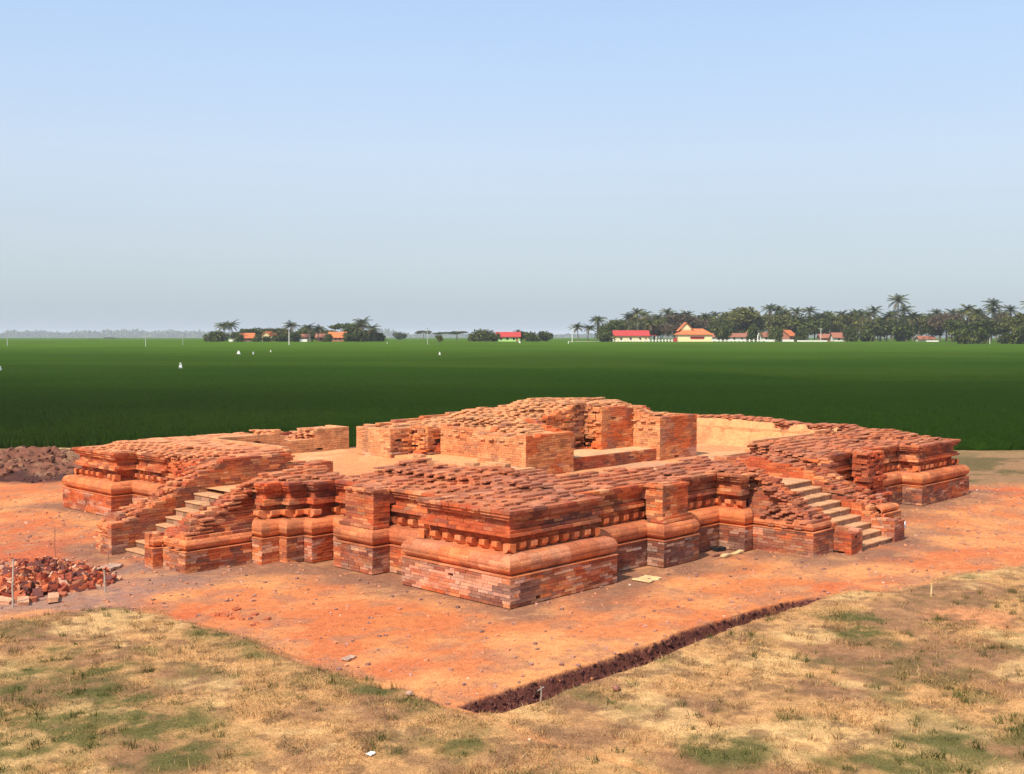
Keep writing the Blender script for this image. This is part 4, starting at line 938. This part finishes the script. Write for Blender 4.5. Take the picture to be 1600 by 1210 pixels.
# left grove
L = [
 ('bush', 333, 519, 500, 'round dark bush at the left end of the left grove', 34), ('palm', 352, 503, 510, 'coconut palm leftmost of the left grove'), ('palm', 365, 501, 515, 'second palm from the left, leaning beside the leftmost palm'),
 ('flat', 390, 515, 540, 'dark spreading tree right of the two leftmost palms', 38), ('round', 408, 513, 545, 'dark tree behind the first orange roof of the left grove', 26), ('palm', 427, 513, 520, 'yellowish palm left of the pale pole in the left grove'), ('palm', 433, 515, 530, 'short palm close behind the yellowish palm in the left grove'),
 ('palm', 454, 502, 505, 'tall palm directly behind the pale pole in the left grove'), ('bush', 440, 524, 500, 'low bush below the tall palm behind the pale pole', 26), ('round', 470, 516, 540, 'dark tree between the tall palm and the palm pair', 24),
 ('palm', 485, 506, 510, 'left palm of the pair in the middle of the left grove'), ('palm', 498, 508, 512, 'right palm of the pair in the middle of the left grove'), ('round', 488, 519, 530, 'dark tree under the palm pair of the left grove', 34),
 ('olive', 515, 517, 525, 'pale green tree right of the palm pair', 16), ('flat', 533, 506, 540, 'thin-crowned spreading tree behind the right orange roof', 28), ('round', 552, 507, 535, 'broad dark tree left of the tallest left-grove palm', 30),
 ('palm', 570, 496, 515, 'tallest palm near the right end of the left grove'), ('palm', 562, 503, 510, 'palm just left of the tallest left-grove palm'), ('palm', 585, 507, 512, 'rightmost palm of the left grove'), ('bush', 588, 515, 515, 'dark rounded bush closing the right end of the left grove', 26), ('bush', 565, 517, 505, 'dark bush at the foot of the tallest left-grove palm', 34), ('bush', 418, 526, 500, 'low bush between the two orange roofs of the left grove', 20),
 ('flat', 172, 529, 900, 'distant flat-topped tree far out on the left of the field', 16), ('flat', 145, 531, 900, 'distant low trees left of the flat-topped field tree', 12),
 ('bush', 625, 521, 900, 'small far bush between the left grove and the grey pole', 18), ('flat', 662, 518, 900, 'far dark tree just left of the tall grey pole', 22), ('flat', 690, 520, 900, 'far low spreading tree right of the tall grey pole', 20), ('flat', 714, 519, 880, 'wide umbrella-shaped tree left of the green cottage', 34),
 ('thin', 687, 525, 400, 'small lone sapling in the rice right of the grey pole', 12),
 ('bush', 745, 516, 520, 'big dark bush at the left of the green cottage', 34), ('bush', 768, 517, 512, 'big dark bush touching the left wall of the green cottage', 28), ('round', 815, 517, 530, 'dark tree behind the right end of the green cottage', 22), ('bush', 832, 520, 515, 'bush right of the green cottage', 28), ('bush', 852, 519, 520, 'rightmost bush of the green cottage garden', 24),
 ('bush', 374, 524, 498, 'low dark bush left of the small leftmost orange-roofed house', 20), ('bush', 402, 524, 500, 'low dark bush right of the small leftmost orange-roofed house', 20), ('bush', 462, 521, 499, 'low bush right of the pale pole base', 26), ('bush', 513, 523, 500, 'low bush left of the widest orange roof', 20), ('bush', 545, 521, 499, 'low dark bush covering the right end of the widest orange roof', 24), ('olive', 445, 514, 530, 'dull green tree left of the tall palm behind the pale pole', 30),
 # right village, left end
 ('palm', 903, 505, 505, 'low leaning palm at the left end of the right village'), ('palm', 918, 507, 515, 'second low palm at the left end of the right village'), ('palm', 933, 493, 515, 'tall palm at the left end of the right village'), ('round', 945, 505, 540, 'pale brown tree behind the tall left-end village palm', 30), ('bush', 945, 515, 500, 'dense dark bush left of the red-roofed house', 34), ('round', 965, 500, 560, 'tree rising behind the left end of the red roof', 30),
 ('palm', 982, 488, 545, 'left palm of the clump behind the red roof'), ('palm', 996, 481, 540, 'tallest palm of the clump behind the red roof'), ('palm', 1008, 485, 550, 'right palm of the clump behind the red roof'), ('palm', 1028, 490, 545, 'palm between the red roof and the orange gable'), ('round', 1022, 500, 530, 'dark tree between the red-roofed and the orange-roofed house', 34), ('palm', 1015, 498, 520, 'low palm just behind the right end of the red roof'),
 ('brown', 1072, 490, 545, 'wide purplish-brown tree behind the orange gable', 74), ('palm', 1050, 487, 570, 'palm top poking over the left of the purplish-brown tree'), ('palm', 1078, 485, 575, 'palm top poking over the middle of the purplish-brown tree'), ('palm', 1101, 488, 560, 'palm top poking over the right of the purplish-brown tree'),
 ('brown', 1035, 505, 520, 'brown leafless-looking tree left of the orange gable', 34), ('round', 1120, 497, 555, 'dark tree right of the orange-roofed house', 30), ('olive', 1138, 488, 560, 'pale green tree right of the purplish-brown tree', 28), ('olive', 1163, 481, 570, 'tall light green tree rising in the middle of the village', 42), ('round', 1175, 487, 575, 'tall green tree right behind the light green one', 36),
 ('palm', 1200, 475, 560, 'tall palm right of the light green tree'), ('palm', 1218, 477, 560, 'second tall palm right of the light green tree'), ('palm', 1228, 482, 565, 'third tall palm right of the light green tree'), ('palm', 1243, 480, 560, 'fourth palm of the row right of the light green tree'), ('palm', 1262, 479, 560, 'fifth palm of the row right of the light green tree'), ('palm', 1281, 488, 555, 'last and lowest palm of the row left of the utility pole'),
 ('bush', 1130, 508, 510, 'dark tree in front of the long red roof, left one', 24), ('bush', 1178, 508, 508, 'dark tree in front of the long red roof, middle one', 26), ('bush', 1210, 512, 505, 'dark tree in front of the long red roof, right one', 26), ('bush', 1250, 510, 505, 'dark bush right of the small orange gable wall', 24), ('olive', 1215, 495, 545, 'mid green tree under the tall palm row', 40), ('round', 1250, 494, 550, 'dark tree under the right of the tall palm row', 40), ('round', 1280, 500, 540, 'dark tree behind the utility pole', 30),
 ('olive', 1300, 492, 560, 'brownish green tree just right of the utility pole', 34), ('olive', 1325, 493, 565, 'brownish green tree second right of the utility pole', 36), ('palm', 1328, 487, 570, 'small palm top above the brownish green trees'), ('bush', 1330, 510, 508, 'dark bush right of the brown low huts', 30), ('bush', 1352, 510, 510, 'dark bush below the left palms of the tallest-palm group', 30),
 ('palm', 1347, 485, 545, 'leftmost palm of the group around the tallest village palm'), ('palm', 1366, 478, 545, 'second palm from the left in the group around the tallest palm'), ('palm', 1385, 487, 535, 'third palm, just left of the tallest village palm'), ('palm', 1402, 460, 540, 'tallest palm of the whole village'), ('palm', 1412, 476, 545, 'palm leaning against the right of the tallest village palm'), ('palm', 1426, 486, 540, 'rightmost palm of the group around the tallest palm'),
 ('round', 1375, 500, 530, 'dark tree left under the tallest village palm', 40), ('bush', 1408, 505, 515, 'bush right under the tallest village palm', 40), ('olive', 1440, 498, 545, 'dull green tree right of the tallest palm group', 34), ('round', 1455, 505, 525, 'low dark tree in the gap right of the tallest palm group', 30),
 ('brown', 1478, 489, 520, 'big dark brownish tree left of the right-hand palms', 60), ('palm', 1467, 483, 550, 'small palm top above the big brownish tree'), ('round', 1490, 500, 500, 'dark green tree in front of the big brownish tree', 36), ('bush', 1502, 510, 430, 'bright green bush standing forward at the field edge', 34), ('bush', 1530, 512, 435, 'reddish green bush behind the short post', 30),
 ('palm', 1514, 475, 505, 'leftmost palm of the right-hand group'), ('palm', 1530, 480, 500, 'yellowish palm in the right-hand group'), ('palm', 1544, 479, 500, 'second yellowish palm in the right-hand group'), ('palm', 1556, 467, 500, 'tallest palm of the right-hand group'), ('round', 1545, 500, 480, 'dark tree at the foot of the right-hand palms', 44), ('olive', 1575, 495, 470, 'reddish green tree near the right edge', 40), ('palm', 1583, 477, 500, 'palm second from the right edge'), ('palm', 1600, 466, 490, 'palm cut by the right edge of the picture'), ('bush', 1583, 512, 430, 'bright yellow-green bush at the right edge', 40), ('olive', 1605, 490, 460, 'leafy tree at the very right edge', 40)]
for it in L: plant(it[0], it[1], it[2]-(1.5 if it[0] != 'palm' else 0), it[3], it[4], wpx=it[5]*1.18 if len(it) > 5 else None)
MARKS = [(985, 'the red-roofed house'), (1035, 'the gap left of the orange gable'), (1083, 'the cream house'), (1120, 'the right half of the cream house fence'), (1150, 'the long red roof'), (1185, 'the brown-roofed white house'), (1229, 'the small steep orange roof'), (1262, 'the low white wall by the pole'), (1293, 'the brick hut beside the utility pole'), (1328, 'the narrow orange brick gable'), (1366, 'the left palms of the tallest-palm group'), (1402, 'the tallest village palm'), (1445, 'the tiny half hidden hut'), (1478, 'the big dark brownish tree'), (1514, 'the forward bright green bush'), (1550, 'the tallest palm of the right-hand group'), (1595, 'the yellow-green bush at the right edge')]
ORD = ['first', 'second', 'third', 'fourth', 'fifth', 'sixth', 'seventh', 'eighth', 'ninth', 'tenth']
def relabel(items, what):
    cnt = {}
    for px_, e in sorted(items, key=lambda t: t[0]):
        m = min(MARKS, key=lambda t: abs(t[0]-px_))[1]; k = cnt.get(m, 0); cnt[m] = k+1; e['label'] = '%s back-row %s from the left behind %s' % (ORD[k], what, m)
BACK = []; BP = []
x0 = 960
while x0 < 1615:
    BACK.append((x0, None)); BACK[-1] = (x0, plant(random.choice(['round', 'olive', 'olive', 'round', 'brown']), x0, random.choice([random.uniform(486, 494), random.uniform(491, 502), random.uniform(491, 502)]), random.uniform(590, 660), 'tree in the dense back row closing the village against the sky', 'trees in the dense back row behind the village', wpx=random.uniform(28, 40))); x0 += random.uniform(9, 13)
for q, px_ in enumerate([1040, 1118, 1150, 1190, 1272, 1296, 1312, 1338, 1356, 1376, 1394, 1436, 1450, 1486, 1500, 1522, 1568, 1592]):
    BP.append((px_, plant('palm', px_, random.uniform(481, 494), random.uniform(560, 600), 'coconut palm rising from the dense back row of village trees', 'palms in the dense back row behind the village')))
relabel(BACK, 'tree'); relabel(BP, 'palm'); LB = []
MARKS = [(345, 'the two leftmost grove palms'), (387, 'the small leftmost orange-roofed house'), (425, 'the orange gable house'), (454, 'the pale pole'), (490, 'the palm pair'), (528, 'the widest orange roof'), (575, 'the tallest left-grove palm')]
for px_ in (345, 378, 402, 428, 446, 462, 480, 503, 522, 545, 575):
    LB.append((px_, plant(random.choice(['round', 'olive', 'bush']), px_, random.uniform(511, 518), random.uniform(545, 590), 'low tree in the back row of the left grove', 'trees in the back row of the left grove', wpx=random.uniform(28, 38))))
relabel(LB, 'tree')

# distant belt of woodland under the horizon haze
n = 60000; z_ = 5000+rng.rand(n)*1500; px_ = -500+rng.rand(n)*2700; hh = 10+42*fbm(px_*.03, z_*0, 200, 4)*(.6+.6*vn(px_*.3, z_*.01, 205)); hh = hh*(.55+.45*(px_ < 640))
r_ = (px_-800)/FPX*z_; x_ = CX+FW[0]*z_+RT[0]*r_; y_ = CY+FW[1]*z_+RT[1]*r_; zz = 3.6+rng.rand(n)*hh
u = rng.randn(n, 3); u /= np.linalg.norm(u, axis=1)[:, None]; v = rng.randn(n, 3); v /= np.linalg.norm(v, axis=1)[:, None]; P = np.stack([x_, y_, zz], -1); s_ = 5
V = np.stack([P-u*s_, P-v*s_, P+u*s_, P+v*s_], 1)
me = npmesh('distant_woodland', V.reshape(-1, 3), np.arange(4*n).reshape(-1, 4), col=leafcol(n, GPAL, .4)); me.materials.append(M['wood2'])
tag(link('distant_woodland', me), 'hazy blue-grey belt of far-off woodland along the horizon', 'woodland', None, 'stuff')

# ------------------------------------------------------------------ houses
def hiproof(w, d, z0, h, ov, ridge, th=.25):
    mb = MB(); a, b = w/2+ov, d/2+ov; r = ridge/2
    V = [(-a, -b, z0), (a, -b, z0), (a, b, z0), (-a, b, z0), (-r, 0, z0+h), (r, 0, z0+h)]
    V += [(-a, -b, z0-th), (a, -b, z0-th), (a, b, z0-th), (-a, b, z0-th)]
    mb.quads(V, [[0, 1, 5, 4], [2, 3, 4, 5], [9, 8, 7, 6], [6, 7, 1, 0], [7, 8, 2, 1], [8, 9, 3, 2], [9, 6, 0, 3]], (.5, .2, .1))
    m1 = [(a, -b, z0), (a, 0, z0), (r, 0, z0+h)]
    V2 = [(a, -b, z0), (a, 0, z0), (a, b, z0), (r, 0, z0+h), (-a, -b, z0), (-a, 0, z0), (-a, b, z0), (-r, 0, z0+h)]
    mb.quads(V2, [[0, 1, 2, 3], [7, 6, 5, 4]], (.5, .2, .1)); return mb
def gable_roof(w, d, z0, h, ov, th=.25):
    mb = MB(); a, b = w/2+ov, d/2+ov
    V = [(-a, -b, z0), (a, -b, z0), (a, 0, z0+h), (-a, 0, z0+h), (a, b, z0), (-a, b, z0)]; n = len(V); V += [(x, y, z-th) for x, y, z in V]
    mb.quads(V, [[0, 1, 2, 3], [3, 2, 4, 5], [n, n+3, n+2, n+1], [n+3, n+5, n+4, n+2], [0, n, n+1, 1], [4, n+4, n+5, 5], [1, n+1, n+2, 2], [2, n+2, n+4, 4], [0, 3, n+3, n], [3, 5, n+5, n+3]], (.5, .2, .1)); return mb
def wallbox(w, d, h, gh=0):
    mb = MB(); mb.box((-w/2, -d/2, -.5), (w/2, d/2, h))
    if gh:
        V = [(-w/2, -d/2, h), (-w/2, 0, h+gh*.5), (-w/2, d/2, h), (-w/2, 0, h+gh)]
        for sx_ in (-w/2, w/2): mb.quads([(sx_, -d/2, h), (sx_, 0, h), (sx_, d/2, h), (sx_, 0, h+gh)], [[0, 1, 2, 3]], (.5, .5, .5))
    return mb
def house(px, z, w, d, wh, rh, wall, roof, label, rz=0., kind='gable', wins=3, door=True, name='village_house', ov=.6):
    p = at(px, z); g = gz(*p); base = math.atan2(RT[1], RT[0])+rz
    e = empty(name, (p[0], p[1], g), base, label=label, cat='house')
    wallbox(w, d, wh, rh if kind == 'gable' else 0).build('wall', M[wall], e, (0, 0, 0))
    (gable_roof(w, d, wh, rh*(1+2*ov/d), ov) if kind == 'gable' else hiproof(w, d, wh, rh, ov, w*.55)).build('roof', M[roof], e, (0, 0, -.02 if kind != 'gable' else ov/d*2*rh*.98-.0))
    for k in range(wins):
        x = -w/2+w*(k+.7)/(wins+.6); mb = MB(); mb.box((x-.5, -d/2-.05, 1.1), (x+.5, -d/2+.03, 2.2)); f = mb.build('window', M['glass'], e, (0, 0, 0))
    if door: mb = MB(); mb.box((w/2-1.7, -d/2-.06, 0), (w/2-.8, -d/2+.03, 2.1)); mb.build('door', M['roofbrown'], e, (0, 0, 0))
    return e
S5 = 520/FPX
# museum-like house: low hipped orange roof with a raised gable behind its left part
e = house(1083, 505, 15, 9, 3.6, 2.6, 'cream', 'rooforange', 'cream house with bright orange roof and a raised gable at its left', kind='hip', wins=0, door=False)
g1 = wallbox(4.4, 6, 6.6, 0); o = g1.build('upper_wall', M['cream'], e, (0, 0, 0)); o.location = (-3.4, 1.5, 0)
mb = MB(); b_ = 3.6; V = [(-3.4-b_, -2.2, 5.2), (-3.4, -2.2, 9.0), (-3.4, 5, 9.0), (-3.4-b_, 5, 5.2), (-3.4+b_, -2.2, 5.2), (-3.4+b_, 5, 5.2)]; n = 6; V += [(x, y, zz-.25) for x, y, zz in V]
mb.quads(V, [[0, 1, 2, 3], [1, 4, 5, 2], [6, 9, 8, 7], [7, 8, 11, 10], [0, 6, 7, 1], [1, 7, 10, 4], [0, 3, 9, 6], [4, 10, 11, 5]], (.5, .2, .1)); mb.build('gable_roof', M['rooforange'], e, (0, 0, 0))
mb = MB(); mb.quads([(-3.4-2.6, -1.6, 5.9), (-3.4+2.6, -1.6, 5.9), (-3.4, -1.6, 8.5), (-3.4-1.3, -1.6, 7.2)], [[0, 1, 2, 3]], (.8, .6, .4)); mb.build('gable_wall', M['cream'], e, (0, 0, 0))
mb = MB(); mb.box((-2.2, -4.95, 2.55), (4.2, -4.5, 2.7)); mb.box((-2.0, -4.56, 1.5), (4.0, -4.49, 2.5)); mb.build('awning', M['roofred'], e, (0, 0, 0))
mb = MB(); [mb.box((-11+k*.55, -3, -.2), (-10.45+k*.55, -1, .3+k*.38)) for k in range(6)]; mb.build('side_stairs', M['roofred'], e, (0, 0, 0))
e = house(985, 515, 15.5, 7, 3.4, 2.1, 'cream', 'roofred', 'house with a wide bright red roof left of the village post fence', wins=3, rz=.03)
mb = MB(); mb.box((7.6, -3.2, 3.0), (11.6, 2.8, 3.3)); mb.build('porch_roof', M['roofred'], e, (0, 0, 0))
for xx in (8.2, 11.2): mb = MB(); mb.box((xx-.12, -3.0, -.3), (xx+.12, -2.76, 3.0)); mb.build('porch_post', M['white'], e, (0, 0, 0))
house(794, 520, 10.5, 7, 2.9, 1.9, 'lime', 'roofred', 'lime green cottage with a red roof between dark bushes', wins=3)
e = house(1140, 545, 17, 6, 2.8, 1.5, 'white', 'roofbrown', 'long low house with a faded brown-red roof behind dark trees', wins=4)
house(1185, 548, 12, 6, 3.0, 1.8, 'white', 'roofbrown', 'white-walled house with brown roof in the middle of the village', wins=3)
house(1229, 535, 7, 6, 3.4, 2.4, 'redwall', 'rooforange', 'small steep orange-roofed house right of the long red roof', rz=.9, wins=2)
house(1293, 530, 8, 5, 2.4, 1.5, 'redwall', 'roofbrown', 'low brick hut just right of the utility pole', wins=2)
house(1315, 520, 9, 5, 2.6, 1.9, 'white', 'roofbrown', 'low hut with brown tiled roof, second right of the utility pole', wins=2)
house(1328, 535, 4.5, 5, 3.2, 2.2, 'redwall', 'rooforange', 'narrow orange brick gable right of the brown huts', rz=1.3, wins=1)
house(1445, 525, 7, 5, 1.8, 1.2, 'white', 'roofbrown', 'tiny white-walled hut half hidden right of the tallest palm', wins=2)
house(387, 520, 6, 5, 2.5, 1.8, 'redwall', 'rooforange', 'small orange-roofed house leftmost in the left grove', rz=.2, wins=2)
house(421, 522, 5, 6, 3.0, 2.0, 'cream', 'rooforange', 'orange gable house left of the pale pole in the left grove', rz=1.2, wins=2)
house(476, 515, 4.5, 5, 2.6, 1.2, 'cream', 'roofbrown', 'small cream hut under the palm pair of the left grove', wins=1)
house(505, 520, 5.5, 5, 2.4, 1.6, 'redwall', 'roofbrown', 'brown-roofed hut left of the widest orange roof in the left grove', wins=1)
house(528, 515, 7.5, 6, 2.7, 2.1, 'redwall', 'rooforange', 'house with the widest orange roof in the left grove', rz=-.1, wins=3)
# white post fence and low white walls before the village
def fence(px0, px1, z, n, label, h=1.5):
    p0, p1 = at(px0, z), at(px1, z); e = empty('post_fence', (p0[0], p0[1], gz(*p0)), math.atan2(RT[1], RT[0]), label=label, cat='fence'); Lw = np.linalg.norm(p1-p0)
    pm = MB(); pm.box((-.28, -.15, -.4), (.28, .15, h)); pm.box((-.33, -.2, h-.1), (.33, .2, h+.06)); pmesh = pm.mesh('post'); pmesh.materials.append(M['white'])
    for k in range(n): o = link('post', pmesh, e); o.location = (Lw*k/(n-1), 0, 0)
    mb = MB(); mb.box((0, -.06, .1), (Lw, .06, .35)); mb.box((0, -.06, .8), (Lw, .06, .95)); mb.build('rail', M['white'], e, (0, 0, 0))
fence(958, 1050, 498, 19, 'white post fence in front of the red-roofed house')
fence(1113, 1190, 498, 13, 'white post fence right of the cream house')
def lowwall(px0, px1, z, h, label, m='white'):
    p0, p1 = at(px0, z), at(px1, z); L_ = np.linalg.norm(p1-p0); mb = MB(); mb.box((0, -.1, -.4), (L_, .1, h)); mb.box((0, -.15, h), (L_, .15, h+.08))
    o = mb.build('garden_wall', M[m]); o.location = (p0[0], p0[1], gz(*p0)); o.rotation_euler = (0, 0, math.atan2(RT[1], RT[0])); tag(o, label, 'wall')
lowwall(888, 957, 500, .45, 'low pale kerb wall at the left of the village'); lowwall(1245, 1292, 500, 1.0, 'low white wall left of the utility pole base'); lowwall(1195, 1240, 502, 1.3, 'white wall below the small orange-roofed house'); lowwall(1447, 1466, 495, 1.0, 'short white wall beside the hidden hut'); lowwall(358, 372, 498, 1.4, 'short cream wall at the left grove'); lowwall(468, 480, 498, 1.5, 'short cream wall under the palm pair')
mb = MB(); mb.tube([(-1.2, 0, 0), (-1.2, 0, 3.2), (-.6, 0, 4.0), (.4, 0, 3.2), (1.0, 0, 2.2), (1.2, 0, 0)], .3, 6); p = at(1186, 497); o = mb.build('gate_arch', M['white']); o.location = (p[0], p[1], gz(*p)); tag(o, 'white curved gate arch at the right end of the fence', 'gate')
# utility poles
def pole(px, basey_z, h, label, m='concrete', arm=True, r=.14):
    p = at(px, basey_z); e = empty('utility_pole', (p[0], p[1], gz(*p)), math.atan2(RT[1], RT[0])+.3, label=label, cat='pole')
    mb = MB(); mb.tube([(0, 0, -.5), (0, 0, h/2), (0, 0, h)], [r, r*.85, r*.7], 8); mb.build('shaft', M[m], e, (0, 0, 0))
    if arm:
        mb = MB(); mb.box((-.9, -.07, h-.6), (.9, .07, h-.45)); mb.build('crossarm', M[m], e, (0, 0, 0))
pole(12, 380, 5.6, 'grey utility pole at the far left of the field'); pole(228, 370, 5.6, 'grey utility pole in the rice left of the left grove'); pole(286, 400, 4.0, 'thin grey pole between the left pole and the left grove', arm=False, r=.08)
pole(452, 400, 5.6, 'pale bare pole standing before the left grove', 'palepole', False, .17); pole(668, 410, 6.6, 'tall grey utility pole right of the left grove'); pole(894, 470, 7.0, 'pale pole at the left end of the right village', 'palepole', False, .17); pole(1282, 480, 6.5, 'utility pole before the white wall in the village', 'palepole', True); pole(1546, 420, 2.6, 'short post at the field edge near the right palms', 'palepole', False, .12)
# white rags that scare birds off the rice
def rag(px, z, h, w, label, group=None):
    p = at(px, z); e = empty('scarecrow_rag', (p[0], p[1], gz(*p)), random.random()*3, label=label, cat='scarecrow')
    mb = MB(); mb.tube([(0, 0, -.2), (0, 0, h+.4)], .025, 6); mb.build('stick', M['wood'], e, (0, 0, 0))
    mb = MB(); V = []; K = 6
    for i in range(K+1):
        t = i/K
        for j, s in enumerate((-1, 1)):
            for b in (0, 1): V.append((s*w/2*(.35+.65*t)+.04*math.sin(i*2+j), (.06+.05*math.sin(i*1.7))*(1 if b else -1), h+.42-(h*.85)*t))
    F = []
    for i in range(K):
        a = i*4; F += [[a, a+4, a+6, a+2], [a+1, a+3, a+7, a+5], [a, a+1, a+5, a+4], [a+2, a+6, a+7, a+3]]
    mb.quads(V, F, (.8, .8, .8)); mb.build('cloth', M['cloth'], e, (0, 0, 0))
rag(282, 172, 1.0, .55, 'white cloth on a stick, nearest one in the left of the field'); rag(373, 262, .9, 1.1, 'larger white rag before the left grove, left of three'); rag(396, 262, .7, .8, 'middle white rag of the three before the left grove'); rag(423, 285, .6, .6, 'smallest right-hand white rag of the three before the left grove')
rag(687, 255, .8, .45, 'white rag in the middle of the field below the lone sapling'); rag(605, 420, .9, .6, 'small white rag beside the right end of the left grove'); rag(812, 440, .9, .9, 'white rag before the green cottage'); rag(0, 165, .7, .5, 'white rag at the extreme left edge of the field'); rag(888, 430, 1.0, .6, 'white rag left of the pale village pole')

# ------------------------------------------------------------------ air
mb = MB(); mb.box((-9000, -9000, -2), (9000, 9000, 62)); hz = mb.build('haze', None); hz['kind'] = 'stuff'
hm = bpy.data.materials.new('haze'); hm.use_nodes = True; t = hm.node_tree; t.nodes.clear(); out = t.nodes.new('ShaderNodeOutputMaterial'); pv = t.nodes.new('ShaderNodeVolumePrincipled')
pv.inputs['Color'].default_value = (.90, .95, 1, 1); pv.inputs['Density'].default_value = .00013; pv.inputs['Anisotropy'].default_value = 0
t.links.new(pv.outputs[0], out.inputs['Volume']); hz.data.materials.clear(); hz.data.materials.append(hm)
print('dentils', NDENT[0], 'objects', len(S.objects))
